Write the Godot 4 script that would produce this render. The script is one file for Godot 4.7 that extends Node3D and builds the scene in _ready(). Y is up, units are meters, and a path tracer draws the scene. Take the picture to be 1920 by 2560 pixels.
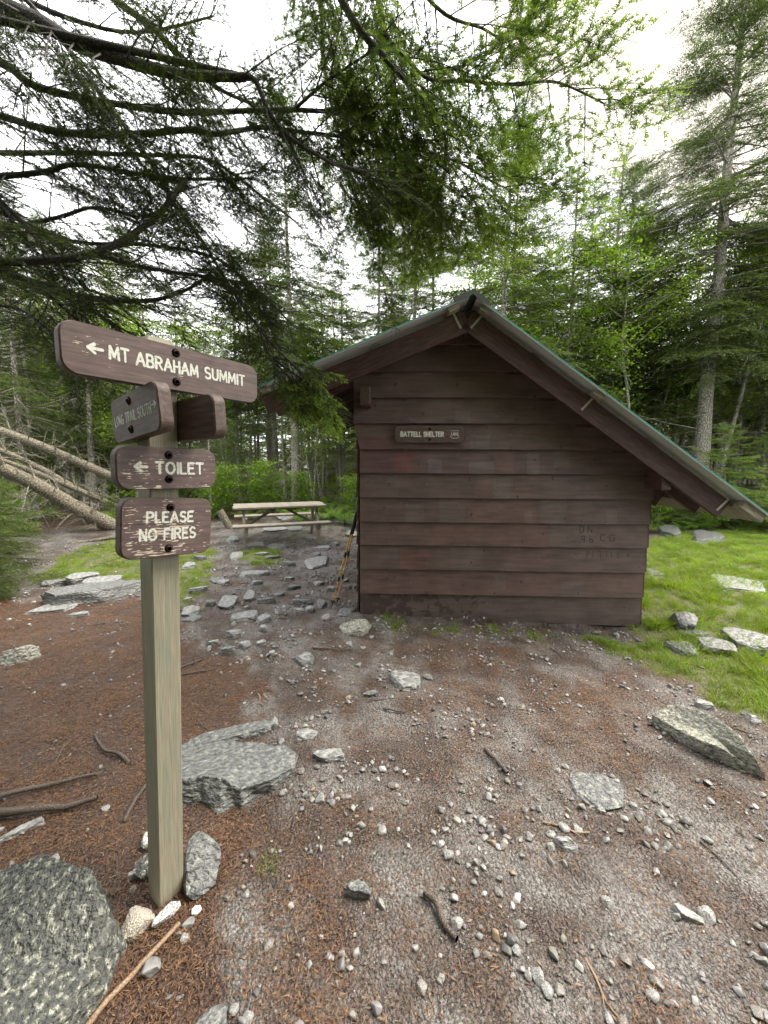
extends Node3D
# A small trail shelter in a spruce and fir wood on an overcast day, a wooden signpost on the path before it.

var rng := RandomNumberGenerator.new()
var bumps := FastNoiseLite.new()
var fine := FastNoiseLite.new()
var ragged := FastNoiseLite.new()
var M := {}
var taken := {}
var zones := {}

func V(x: float, y: float, z: float) -> Vector3:
	return Vector3(x, y, z)

# ---------------------------------------------------------------- meshes
class MB:
	var v := PackedVector3Array()
	var n := PackedVector3Array()
	var c := PackedColorArray()
	var u := PackedVector2Array()
	func mesh(m: Material, into: ArrayMesh = null) -> ArrayMesh:
		var a := []
		a.resize(Mesh.ARRAY_MAX)
		a[Mesh.ARRAY_VERTEX] = v
		if n.size() == v.size():
			a[Mesh.ARRAY_NORMAL] = n
		if c.size() == v.size():
			a[Mesh.ARRAY_COLOR] = c
		if u.size() == v.size():
			a[Mesh.ARRAY_TEX_UV] = u
		var out := into if into else ArrayMesh.new()
		out.add_surface_from_arrays(Mesh.PRIMITIVE_TRIANGLES, a)
		out.surface_set_material(out.get_surface_count() - 1, m)
		return out
	func quad(a: Vector3, b: Vector3, c2: Vector3, d: Vector3, ua := Vector2.ZERO, ub := Vector2.ZERO, uc := Vector2.ZERO, ud := Vector2.ZERO) -> void:
		var nn := (c2 - a).cross(b - a).normalized()
		v.append_array(PackedVector3Array([a, b, c2, a, c2, d]))
		n.append_array(PackedVector3Array([nn, nn, nn, nn, nn, nn]))
		u.append_array(PackedVector2Array([ua, ub, uc, ua, uc, ud]))
	func tri(a: Vector3, b: Vector3, c2: Vector3) -> void:
		var nn := (c2 - a).cross(b - a).normalized()
		v.append_array(PackedVector3Array([a, b, c2]))
		n.append_array(PackedVector3Array([nn, nn, nn]))
		u.append_array(PackedVector2Array([Vector2(a.x, a.y), Vector2(b.x, b.y), Vector2(c2.x, c2.y)]))
	func poly(pts: Array) -> void:
		for i in range(1, pts.size() - 1):
			tri(pts[0], pts[i], pts[i + 1])

func flip(b: MB) -> MB:
	for i in range(0, b.v.size(), 3):
		var t := b.v[i + 1]
		b.v[i + 1] = b.v[i + 2]
		b.v[i + 2] = t
	return b

# a box with chamfered edges, its middle at the origin
func bevel_box(size: Vector3, e: float, m: Material) -> ArrayMesh:
	var b := MB.new()
	var h := size * 0.5
	e = minf(e, minf(h.x, minf(h.y, h.z)) * 0.6)
	for axis in 3:
		for s in [-1.0, 1.0]:
			var p := []
			for k in [[-1, -1], [1, -1], [1, 1], [-1, 1]]:
				var q := Vector3.ZERO
				q[axis] = s * h[axis]
				q[(axis + 1) % 3] = k[0] * (h[(axis + 1) % 3] - e)
				q[(axis + 2) % 3] = k[1] * (h[(axis + 2) % 3] - e)
				p.append(q)
			var uv := []
			for q in p:
				uv.append(Vector2(q[(axis + 1) % 3], q[(axis + 2) % 3]))
			if s > 0:
				b.quad(p[0], p[3], p[2], p[1], uv[0], uv[3], uv[2], uv[1])
			else:
				b.quad(p[0], p[1], p[2], p[3], uv[0], uv[1], uv[2], uv[3])
	for axis in 3:
		var i := (axis + 1) % 3
		var j := (axis + 2) % 3
		for s in [-1.0, 1.0]:
			for t in [-1.0, 1.0]:
				var p := []
				for k in [[0, -1], [0, 1], [1, 1], [1, -1]]:
					var q := Vector3.ZERO
					q[axis] = k[1] * (h[axis] - e)
					q[i] = s * (h[i] if k[0] == 0 else h[i] - e)
					q[j] = t * (h[j] - e if k[0] == 0 else h[j])
					p.append(q)
				if s * t > 0:
					b.quad(p[0], p[3], p[2], p[1])
				else:
					b.quad(p[0], p[1], p[2], p[3])
	for x in [-1.0, 1.0]:
		for y in [-1.0, 1.0]:
			for z in [-1.0, 1.0]:
				var a := Vector3(x * h.x, y * (h.y - e), z * (h.z - e))
				var d := Vector3(x * (h.x - e), y * h.y, z * (h.z - e))
				var f := Vector3(x * (h.x - e), y * (h.y - e), z * h.z)
				if x * y * z > 0:
					b.tri(a, f, d)
				else:
					b.tri(a, d, f)
	return b.mesh(m)

# a flat board with the given outline (counter-clockwise in x, y), from z = 0 to z = depth, with eased edges
func plate(outline: PackedVector2Array, depth: float, e: float, front: Material, side: Material) -> ArrayMesh:
	var mid := Vector2.ZERO
	for p in outline:
		mid += p
	mid /= outline.size()
	var f := MB.new()
	var s := MB.new()
	var n := outline.size()
	var fr := []
	var ins := func(p: Vector2) -> Vector2: return p - (p - mid).normalized() * e
	for i in n:
		fr.append(ins.call(outline[i]))
	for i in range(1, n - 1):
		var a := Vector3(fr[0].x, fr[0].y, depth)
		var b := Vector3(fr[i].x, fr[i].y, depth)
		var c := Vector3(fr[i + 1].x, fr[i + 1].y, depth)
		f.v.append_array(PackedVector3Array([a, c, b]))
		f.n.append_array(PackedVector3Array([Vector3.BACK, Vector3.BACK, Vector3.BACK]))
		f.u.append_array(PackedVector2Array([Vector2(a.x, -a.y), Vector2(c.x, -c.y), Vector2(b.x, -b.y)]))
		s.tri(Vector3(fr[0].x, fr[0].y, 0), Vector3(fr[i].x, fr[i].y, 0), Vector3(fr[i + 1].x, fr[i + 1].y, 0))
	for i in n:
		var p := outline[i]
		var q := outline[(i + 1) % n]
		var pi: Vector2 = fr[i]
		var qi: Vector2 = fr[(i + 1) % n]
		s.quad(Vector3(pi.x, pi.y, depth), Vector3(qi.x, qi.y, depth), Vector3(q.x, q.y, depth - e), Vector3(p.x, p.y, depth - e))
		s.quad(Vector3(p.x, p.y, depth - e), Vector3(q.x, q.y, depth - e), Vector3(q.x, q.y, e), Vector3(p.x, p.y, e))
		s.quad(Vector3(p.x, p.y, e), Vector3(q.x, q.y, e), Vector3(qi.x, qi.y, 0), Vector3(pi.x, pi.y, 0))
	var out := f.mesh(front)
	return s.mesh(side, out)

func round_rect(w: float, h: float, r: float) -> PackedVector2Array:
	var out := PackedVector2Array()
	for k in 4:
		var cx := (w / 2 - r) * (1 if k == 0 or k == 3 else -1)
		var cy := (h / 2 - r) * (1 if k < 2 else -1)
		for i in 7:
			var a := PI / 2 * (k + i / 6.0)
			out.append(Vector2(cx + r * cos(a), cy + r * sin(a)))
	return out

# a tapering tube with smooth sides along pts
func tube(b: MB, pts: PackedVector3Array, rad: PackedFloat32Array, sides: int, cap := true, rough := 0.0, col = null) -> void:
	var rings := []
	var norms := []
	var up := Vector3.UP
	var d0 := (pts[1] - pts[0]).normalized()
	if absf(d0.dot(up)) > 0.9:
		up = Vector3.RIGHT
	var x := d0.cross(up).normalized()
	for i in pts.size():
		var d := (pts[mini(i + 1, pts.size() - 1)] - pts[maxi(i - 1, 0)]).normalized()
		x = (x - d * x.dot(d)).normalized()
		var y := d.cross(x)
		var ring := PackedVector3Array()
		var nr := PackedVector3Array()
		for k in sides:
			var a := TAU * k / sides
			var o := x * cos(a) + y * sin(a)
			var rr := rad[i]
			if rough > 0.0:
				rr *= 1.0 + rough * fine.get_noise_3d(pts[i].x * 40 + o.x * 22, pts[i].y * 40 + o.y * 22, pts[i].z * 40 + o.z * 22)
			ring.append(pts[i] + o * rr)
			nr.append(o)
		rings.append(ring)
		norms.append(nr)
	var before := b.v.size()
	for i in pts.size() - 1:
		for k in sides:
			var k2 := (k + 1) % sides
			b.v.append_array(PackedVector3Array([rings[i][k], rings[i + 1][k], rings[i + 1][k2], rings[i][k], rings[i + 1][k2], rings[i][k2]]))
			b.n.append_array(PackedVector3Array([norms[i][k], norms[i + 1][k], norms[i + 1][k2], norms[i][k], norms[i + 1][k2], norms[i][k2]]))
	if cap:
		for e in [0, pts.size() - 1]:
			var d := (pts[0] - pts[1]).normalized() if e == 0 else (pts[-1] - pts[-2]).normalized()
			for k in sides:
				b.v.append_array(PackedVector3Array([pts[e], rings[e][k], rings[e][(k + 1) % sides]]))
				b.n.append_array(PackedVector3Array([d, d, d]))
	if col != null:
		for i in b.v.size() - before:
			b.c.append(col)

func smooth_line(pts: Array, per: int) -> PackedVector3Array:
	var out := PackedVector3Array()
	for i in pts.size() - 1:
		var p0: Vector3 = pts[maxi(i - 1, 0)]
		var p3: Vector3 = pts[mini(i + 2, pts.size() - 1)]
		for k in per:
			out.append((pts[i] as Vector3).cubic_interpolate(pts[i + 1], p0, p3, float(k) / per))
	out.append(pts[-1])
	return out

func taper(n: int, r0: float, r1: float) -> PackedFloat32Array:
	var out := PackedFloat32Array()
	for i in n:
		out.append(lerpf(r0, r1, float(i) / maxi(n - 1, 1)))
	return out

# stones: a ball cut by planes and roughened
var balls := {}
func ball(level: int) -> Array:
	if balls.has(level):
		return balls[level]
	var t := (1.0 + sqrt(5.0)) / 2.0
	var vs := []
	for p in [[-1, t, 0], [1, t, 0], [-1, -t, 0], [1, -t, 0], [0, -1, t], [0, 1, t], [0, -1, -t], [0, 1, -t], [t, 0, -1], [t, 0, 1], [-t, 0, -1], [-t, 0, 1]]:
		vs.append(Vector3(p[0], p[1], p[2]).normalized())
	var fs := [[0, 11, 5], [0, 5, 1], [0, 1, 7], [0, 7, 10], [0, 10, 11], [1, 5, 9], [5, 11, 4], [11, 10, 2], [10, 7, 6], [7, 1, 8], [3, 9, 4], [3, 4, 2], [3, 2, 6], [3, 6, 8], [3, 8, 9], [4, 9, 5], [2, 4, 11], [6, 2, 10], [8, 6, 7], [9, 8, 1]]
	for l in level:
		var mids := {}
		var nf := []
		for f in fs:
			var m := []
			for k in 3:
				var a: int = f[k]
				var b: int = f[(k + 1) % 3]
				var key := mini(a, b) * 100000 + maxi(a, b)
				if not mids.has(key):
					mids[key] = vs.size()
					vs.append(((vs[a] + vs[b]) as Vector3).normalized())
				m.append(mids[key])
			nf.append([f[0], m[0], m[2]])
			nf.append([f[1], m[1], m[0]])
			nf.append([f[2], m[2], m[1]])
			nf.append([m[0], m[1], m[2]])
		fs = nf
	balls[level] = [vs, fs]
	return balls[level]

func stone_mesh(sd: int, level: int, style: String, m: Material, size: Vector3) -> ArrayMesh:
	var r := RandomNumberGenerator.new()
	r.seed = sd
	var src := ball(level)
	var planes := []
	var count := r.randi_range(5, 7) if style == "slab" else 7
	for i in count:
		var a := TAU * (i + r.randf_range(-0.3, 0.3)) / count
		var el := r.randf_range(-0.35, 0.35) if style == "slab" else r.randf_range(-0.5, 0.9)
		planes.append([Vector3(cos(a) * cos(el), sin(el), sin(a) * cos(el)), r.randf_range(0.5, 0.95)])
	if style == "slab":
		planes.append([Vector3(r.randf_range(-0.12, 0.12), 1, r.randf_range(-0.12, 0.12)).normalized(), r.randf_range(0.5, 0.7)])
		planes.append([Vector3(r.randf_range(-0.5, 0.5), 1, r.randf_range(-0.5, 0.5)).normalized(), r.randf_range(0.6, 0.8)])
	elif style == "chip":
		for i in 9:
			planes.append([Vector3(r.randf_range(-1, 1), r.randf_range(-1, 1), r.randf_range(-1, 1)).normalized(), r.randf_range(0.42, 0.75)])
	elif style == "round":
		for i in 3:
			planes.append([Vector3(r.randf_range(-1, 1), r.randf_range(0.2, 1), r.randf_range(-1, 1)).normalized(), r.randf_range(0.75, 0.95)])
	elif style == "ridge":
		planes.append([Vector3(0.1, 0.8, 0.6).normalized(), 0.62])
		planes.append([Vector3(0.0, 0.75, -0.65).normalized(), 0.66])
		planes.append([Vector3(0.9, 0.5, 0.1).normalized(), 0.7])
	var st := SurfaceTool.new()
	st.begin(Mesh.PRIMITIVE_TRIANGLES)
	st.set_smooth_group(0)
	var off := Vector3(sd * 3.17, sd * 1.31, sd * 2.23)
	for p in src[0]:
		var q: Vector3 = p
		var box := q / maxf(absf(q.x), maxf(absf(q.y), absf(q.z)))
		q = q.lerp(box * 0.8, 0.35)
		for pl in planes:
			var over: float = q.dot(pl[0]) - pl[1]
			if over > 0:
				q -= pl[0] * over * 0.92
		var w := q * size
		var big := maxf(size.x, size.z)
		var rel := q + off
		q *= 1.0 + (0.07 if style == "slab" else 0.13) * fine.get_noise_3dv(rel * 9.0) + 0.05 * fine.get_noise_3dv(rel * 30.0)
		if level >= 3:   # layers of the schist
			q += Vector3(q.x, 0, q.z) * 0.05 * fine.get_noise_3d(q.x * 6.0, q.y * 90.0, q.z * 6.0 + sd)
			q *= 1.0 + 0.03 * fine.get_noise_3dv(w / big * 150.0 + off)
		st.add_vertex(q * size)
	for f in src[1]:
		st.add_index(f[0])
		st.add_index(f[2])
		st.add_index(f[1])
	st.generate_normals()
	st.set_material(m)
	return st.commit()

# a rock given by its main faces, broken up finer than a finger's breadth and roughened
func facet_rock(faces: Array, m: Material, cell: float, rough: float) -> ArrayMesh:
	var mid := Vector3.ZERO
	for f in faces:
		mid += (f[0] + f[1] + f[2]) / 3.0
	mid /= faces.size()
	var todo := []
	for f in faces:
		todo.append(PackedVector3Array(f))
	var st := SurfaceTool.new()
	st.begin(Mesh.PRIMITIVE_TRIANGLES)
	st.set_smooth_group(0)
	while todo:
		var f: PackedVector3Array = todo.pop_back()
		var e := [f[0].distance_to(f[1]), f[1].distance_to(f[2]), f[2].distance_to(f[0])]
		var k := e.find(e.max())
		if e[k] > cell:
			var a := f[k]
			var b := f[(k + 1) % 3]
			var c := f[(k + 2) % 3]
			var h := (a + b) * 0.5
			todo.append(PackedVector3Array([a, h, c]))
			todo.append(PackedVector3Array([h, b, c]))
			continue
		if (f[1] - f[0]).cross(f[2] - f[0]).dot((f[0] + f[1] + f[2]) / 3.0 - mid) > 0:
			f = PackedVector3Array([f[0], f[2], f[1]])
		for p in f:
			var n1 := fine.get_noise_3dv(p * 50.0)
			var lay := fine.get_noise_3d(p.x * 40.0 + p.z * 30.0, p.y * 600.0, p.z * 40.0 - p.x * 30.0)
			var n3 := fine.get_noise_3dv(p * 260.0)
			st.add_vertex(p + (p - mid).normalized() * rough * (0.9 * n1 + 0.35 * lay + 0.22 * n3))
	st.index()
	st.generate_normals()
	st.set_material(m)
	return st.commit()

# ---------------------------------------------------------------- materials
func srgb(r: float, g: float, b: float) -> Color:
	return Color(r, g, b).linear_to_srgb()

func noise(sd: int, freq: float, octaves := 4, type := FastNoiseLite.TYPE_SIMPLEX_SMOOTH) -> FastNoiseLite:
	var n := FastNoiseLite.new()
	n.seed = sd
	n.frequency = freq
	n.noise_type = type
	n.fractal_octaves = octaves
	if octaves >= 6:
		n.fractal_gain = 0.66
	return n

# a tiling noise picture; stops is [[offset, Color (linear)], ...]
func noise_tex(n: FastNoiseLite, stops: Array, size := 512, sharp := false) -> NoiseTexture2D:
	var t := NoiseTexture2D.new()
	t.width = size
	t.height = size
	t.seamless = true
	t.noise = n
	var g := Gradient.new()
	var offs := PackedFloat32Array()
	var cols := PackedColorArray()
	for s in stops:
		offs.append(s[0])
		cols.append((s[1] as Color).linear_to_srgb())
	g.offsets = offs
	g.colors = cols
	if sharp:
		g.interpolation_mode = Gradient.GRADIENT_INTERPOLATE_CONSTANT
	t.color_ramp = g
	return t

func grey_tex(n: FastNoiseLite, lo := 0.0, hi := 1.0, size := 512) -> NoiseTexture2D:
	var t := NoiseTexture2D.new()
	t.width = size
	t.height = size
	t.seamless = true
	t.noise = n
	var g := Gradient.new()
	g.offsets = PackedFloat32Array([0.0, 1.0])
	g.colors = PackedColorArray([Color(lo, lo, lo), Color(hi, hi, hi)])
	t.color_ramp = g
	return t

func plain(r: float, g: float, b: float, rough := 0.7, metal := 0.0) -> StandardMaterial3D:
	var m := StandardMaterial3D.new()
	m.albedo_color = srgb(r, g, b)
	m.roughness = rough
	m.metallic = metal
	return m

func tri_mat(tex: Texture2D, scale: Vector3, rough: float, bump: Texture2D = null, bump_cm := 1.0, world := false) -> StandardMaterial3D:
	var m := StandardMaterial3D.new()
	m.albedo_texture = tex
	m.roughness = rough
	m.uv1_triplanar = true
	m.uv1_world_triplanar = world
	m.uv1_triplanar_sharpness = 4.0
	m.uv1_scale = scale
	if bump:
		m.heightmap_enabled = true
		m.heightmap_texture = bump
		m.heightmap_scale = bump_cm
	return m

func materials() -> void:
	var bumpy := grey_tex(noise(5, 0.03, 5))
	var grit := grey_tex(noise(31, 0.085, 3, FastNoiseLite.TYPE_CELLULAR), 1.0, 0.0)
	M.bumpy = bumpy
	# foliage: colours come from the needles and leaves themselves
	var f := StandardMaterial3D.new()
	f.vertex_color_use_as_albedo = true
	f.roughness = 0.6
	f.metallic_specular = 0.28
	f.backlight_enabled = true
	f.backlight = Color(0.8, 0.85, 0.55)
	f.cull_mode = BaseMaterial3D.CULL_DISABLED
	M.needles = f
	var lf := f.duplicate()
	lf.backlight = Color(0.95, 1.0, 0.55)
	lf.roughness = 0.42
	M.leaves = lf
	var dead := StandardMaterial3D.new()
	dead.vertex_color_use_as_albedo = true
	dead.roughness = 0.75
	dead.cull_mode = BaseMaterial3D.CULL_DISABLED
	M.litter = dead
	# bark
	var bark := noise_tex(noise(11, 0.02, 5), [[0.0, Color(0.06, 0.05, 0.038)], [0.4, Color(0.17, 0.145, 0.115)], [0.55, Color(0.27, 0.245, 0.2)], [0.68, Color(0.4, 0.4, 0.33)], [1.0, Color(0.5, 0.51, 0.43)]])
	M.bark = tri_mat(bark, Vector3(2.2, 1.1, 2.2), 0.85, bumpy, 3.0, true)
	var bark2 := noise_tex(noise(12, 0.022, 5), [[0.0, Color(0.09, 0.075, 0.055)], [0.42, Color(0.24, 0.21, 0.17)], [0.58, Color(0.37, 0.34, 0.28)], [0.7, Color(0.5, 0.5, 0.42)], [1.0, Color(0.58, 0.59, 0.5)]])
	M.bark_pale = tri_mat(bark2, Vector3(2.6, 1.4, 2.6), 0.85, bumpy, 3.0, true)
	var bark3 := noise_tex(noise(13, 0.02, 4), [[0.0, Color(0.09, 0.07, 0.05)], [0.4, Color(0.42, 0.39, 0.34)], [0.6, Color(0.58, 0.55, 0.5)], [1.0, Color(0.66, 0.63, 0.58)]])
	M.birch = tri_mat(bark3, Vector3(3, 6, 3), 0.7, bumpy, 1.0, true)
	var limb := noise_tex(noise(14, 0.03, 4), [[0.0, Color(0.012, 0.01, 0.008)], [0.5, Color(0.035, 0.028, 0.021)], [0.66, Color(0.075, 0.07, 0.05)], [1.0, Color(0.19, 0.19, 0.13)]])
	M.limb = tri_mat(limb, Vector3(7, 7, 7), 0.7, bumpy, 0.8, true)
	var logt := noise_tex(noise(15, 0.016, 5), [[0.0, Color(0.05, 0.04, 0.03)], [0.38, Color(0.14, 0.12, 0.095)], [0.5, Color(0.23, 0.21, 0.17)], [0.58, Color(0.3, 0.19, 0.11)], [0.64, Color(0.33, 0.31, 0.25)], [0.75, Color(0.42, 0.43, 0.33)], [1.0, Color(0.45, 0.47, 0.36)]])
	M.log = tri_mat(logt, Vector3(3.4, 3.4, 3.4), 0.85, bumpy, 3.0, true)
	M.cut = plain(0.34, 0.17, 0.07, 0.8)
	var tex := noise_tex(noise(71, 0.03, 4), [[0.0, Color(0.02, 0.015, 0.012)], [0.5, Color(0.075, 0.055, 0.045)], [0.7, Color(0.15, 0.12, 0.1)], [1.0, Color(0.25, 0.22, 0.18)]])
	M.twig = tri_mat(tex, Vector3(9, 9, 9), 0.7)
	var tex2 := noise_tex(noise(72, 0.03, 4), [[0.0, Color(0.1, 0.06, 0.035)], [0.5, Color(0.28, 0.19, 0.12)], [1.0, Color(0.42, 0.33, 0.22)]])
	M.twig_pale = tri_mat(tex2, Vector3(9, 9, 9), 0.7)
	var tex3 := noise_tex(noise(73, 0.02, 5), [[0.0, Color(0.16, 0.17, 0.19)], [0.42, Color(0.3, 0.31, 0.33)], [0.52, Color(0.7, 0.7, 0.69)], [1.0, Color(0.8, 0.79, 0.77)]])
	M.pebble_vein = tri_mat(tex3, Vector3(9, 9, 9), 0.45)
	M.vein_small = tri_mat(tex3, Vector3(0.4, 0.4, 0.4), 0.45)
	var tex4 := noise_tex(noise(74, 0.03, 5), [[0.0, Color(0.25, 0.2, 0.15)], [0.45, Color(0.5, 0.43, 0.35)], [0.6, Color(0.68, 0.63, 0.55)], [1.0, Color(0.78, 0.74, 0.66)]])
	M.quartz = tri_mat(tex4, Vector3(9, 9, 9), 0.6, M.bumpy, 0.8)
	# rock
	var rock := noise_tex(noise(21, 0.012, 7), [[0.0, Color(0.06, 0.065, 0.068)], [0.32, Color(0.115, 0.122, 0.124)], [0.5, Color(0.16, 0.167, 0.168)], [0.66, Color(0.2, 0.207, 0.2)], [0.78, Color(0.3, 0.305, 0.28)], [1.0, Color(0.4, 0.4, 0.38)]], 1024)
	M.rock = tri_mat(rock, Vector3(1.5, 3.0, 2.0), 0.36, bumpy, 1.6, false)
	var rock2 := noise_tex(noise(22, 0.014, 7), [[0.0, Color(0.12, 0.12, 0.105)], [0.36, Color(0.25, 0.25, 0.22)], [0.5, Color(0.36, 0.36, 0.31)], [0.64, Color(0.46, 0.46, 0.38)], [0.8, Color(0.52, 0.52, 0.42)], [1.0, Color(0.56, 0.56, 0.48)]], 1024)
	M.rock_lichen = tri_mat(rock2, Vector3(1.8, 3.0, 2.2), 0.6, bumpy, 2.0, false)
	var rock3 := noise_tex(noise(23, 0.0095, 5), [[0.0, Color(0.04, 0.044, 0.042)], [0.35, Color(0.085, 0.09, 0.086)], [0.52, Color(0.105, 0.11, 0.102)], [0.64, Color(0.14, 0.148, 0.13)], [0.68, Color(0.3, 0.31, 0.25)], [0.74, Color(0.2, 0.21, 0.16)], [0.8, Color(0.44, 0.44, 0.4)], [1.0, Color(0.5, 0.5, 0.46)]], 1024)
	M.rock_dark = tri_mat(rock3, Vector3(3.4, 3.8, 3.4), 0.6, bumpy, 1.6, false)
	var peb := noise_tex(noise(24, 0.02, 4), [[0.0, Color(0.08, 0.08, 0.08)], [0.4, Color(0.18, 0.18, 0.178)], [0.6, Color(0.31, 0.308, 0.3)], [1.0, Color(0.5, 0.49, 0.47)]])
	var rock4 := noise_tex(noise(25, 0.012, 7), [[0.0, Color(0.1, 0.105, 0.11)], [0.35, Color(0.18, 0.185, 0.187)], [0.5, Color(0.25, 0.255, 0.252)], [0.66, Color(0.33, 0.33, 0.32)], [1.0, Color(0.5, 0.5, 0.48)]], 1024)
	M.rock_pale = tri_mat(rock4, Vector3(1.2, 3.0, 1.8), 0.36, bumpy, 1.2, false)
	M.pebble = tri_mat(peb, Vector3(0.5, 0.9, 0.5), 0.42, null)
	var peb2 := noise_tex(noise(26, 0.03, 4), [[0.0, Color(0.06, 0.055, 0.05)], [0.45, Color(0.14, 0.13, 0.12)], [0.65, Color(0.25, 0.235, 0.22)], [1.0, Color(0.4, 0.37, 0.34)]])
	M.pebble_dark = tri_mat(peb2, Vector3(0.5, 0.9, 0.5), 0.45, null)
	M.pebble_white = M.vein_small
	M.pebble_tan = plain(0.24, 0.185, 0.14, 0.6)
	# gravel keeps a colour for each stone
	var gr := StandardMaterial3D.new()
	gr.vertex_color_use_as_albedo = true
	gr.roughness = 0.5
	M.gravel = gr
	# soil: the kind of soil is in the vertices, the grain in the texture
	var soil := StandardMaterial3D.new()
	soil.vertex_color_use_as_albedo = true
	var cells := noise(31, 0.085, 3, FastNoiseLite.TYPE_CELLULAR)
	cells.cellular_return_type = FastNoiseLite.RETURN_CELL_VALUE
	cells.fractal_gain = 0.7
	soil.albedo_texture = noise_tex(cells, [[0.0, Color(0.1, 0.085, 0.075)], [0.35, Color(0.3, 0.28, 0.265)], [0.55, Color(0.55, 0.53, 0.52)], [0.72, Color(0.85, 0.84, 0.83)], [1.0, Color(1, 1, 1)]], 1024)
	soil.uv1_triplanar = true
	soil.uv1_world_triplanar = true
	soil.uv1_scale = Vector3(1.7, 1.7, 1.7)
	soil.heightmap_enabled = true
	soil.heightmap_texture = grit
	soil.heightmap_scale = 1.4
	soil.roughness = 1.0
	soil.roughness_texture = grey_tex(noise(33, 0.006, 4), 0.12, 0.75)
	soil.roughness_texture_channel = BaseMaterial3D.TEXTURE_CHANNEL_RED
	M.soil = soil
	# painted and weathered wood
	M.paint = wood_mat([0.1, 0.062, 0.054], 41, 0.55)
	M.trim = wood_mat([0.07, 0.033, 0.028], 42, 0.6)
	M.grey_wood = wood_mat([0.3, 0.27, 0.22], 43, 0.8)
	M.table_wood = wood_mat([0.25, 0.22, 0.175], 44, 0.6)
	M.post_wood = post_material()
	M.strap = plain(0.42, 0.41, 0.34, 0.45, 0.6)
	M.steel_dark = plain(0.02, 0.014, 0.013, 0.6)
	M.steel = plain(0.11, 0.068, 0.06, 0.45)
	M.roof_top = plain(0.1, 0.32, 0.27, 0.35)
	M.roof_under = plain(0.6, 0.62, 0.61, 0.5)
	M.ridge = plain(0.1, 0.1, 0.1, 0.5)
	M.white = noise_paint()
	M.sign_edge = wood_mat([0.09, 0.059, 0.052], 47, 0.6)
	M.sign_edge.heightmap_scale = 0.04
	M.yellow = plain(0.55, 0.3, 0.03, 0.35)
	M.black = plain(0.015, 0.015, 0.016, 0.5)

# worn white paint in the routed letters
func noise_paint() -> StandardMaterial3D:
	var t := noise_tex(noise(48, 0.03, 5), [[0.0, Color(0.2, 0.15, 0.12)], [0.24, Color(0.46, 0.44, 0.39)], [0.34, Color(0.62, 0.63, 0.57)], [1.0, Color(0.72, 0.73, 0.67)]])
	return tri_mat(t, Vector3(6, 6, 6), 0.6)

# wood whose grain runs along u (x) of its own uv, in metres
func wood_mat(c: Array, sd: int, rough: float) -> StandardMaterial3D:
	var m := StandardMaterial3D.new()
	var a := Color(c[0], c[1], c[2])
	m.albedo_texture = noise_tex(noise(sd, 0.012, 5), [[0.0, a * 0.45], [0.42, a * 0.85], [0.55, a], [0.75, a * 1.25], [1.0, a * 1.6]])
	m.uv1_triplanar = true
	m.uv1_scale = Vector3(0.8, 7.0, 7.0)
	m.uv1_triplanar_sharpness = 6.0
	m.roughness = rough
	m.heightmap_enabled = true
	m.heightmap_texture = M.bumpy
	m.heightmap_scale = 0.12
	return m

# a green-grey weathered post, grain along y: growth rings drawn as long tapering arches
func post_material() -> StandardMaterial3D:
	var w := 256
	var h := 1024
	var im := Image.create(w, h, false, Image.FORMAT_RGB8)
	var n1 := noise(51, 0.02, 3)
	var n2 := noise(52, 0.11, 3)
	var n3 := noise(53, 0.008, 3)
	for y in h:
		for x in w:
			var warp := n1.get_noise_2d(x * 0.9, y * 0.09) * 26.0
			var arch := absf(x - 120.0) * 0.9 + 18.0 * sin(y * 0.0035)
			var g := 0.5 + 0.5 * sin((arch + warp + y * 0.035) * 0.42)
			var fib := n2.get_noise_2d(x * 3.0, y * 0.16)
			var blot := n3.get_noise_2d(x * 1.4, y * 0.8)
			var k := 0.78 + 0.24 * g + 0.42 * fib
			var c := Color(0.29, 0.285, 0.21).lerp(Color(0.33, 0.29, 0.215), clampf(0.4 + blot * 1.0, 0, 1)).lerp(Color(0.255, 0.27, 0.2), clampf(-blot * 1.4 - 0.15, 0, 0.6))
			im.set_pixel(x, y, (c * k).linear_to_srgb())
	var m := StandardMaterial3D.new()
	m.albedo_texture = ImageTexture.create_from_image(im)
	m.roughness = 0.8
	m.heightmap_enabled = true
	m.heightmap_texture = m.albedo_texture
	m.heightmap_scale = 0.15
	return m

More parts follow.
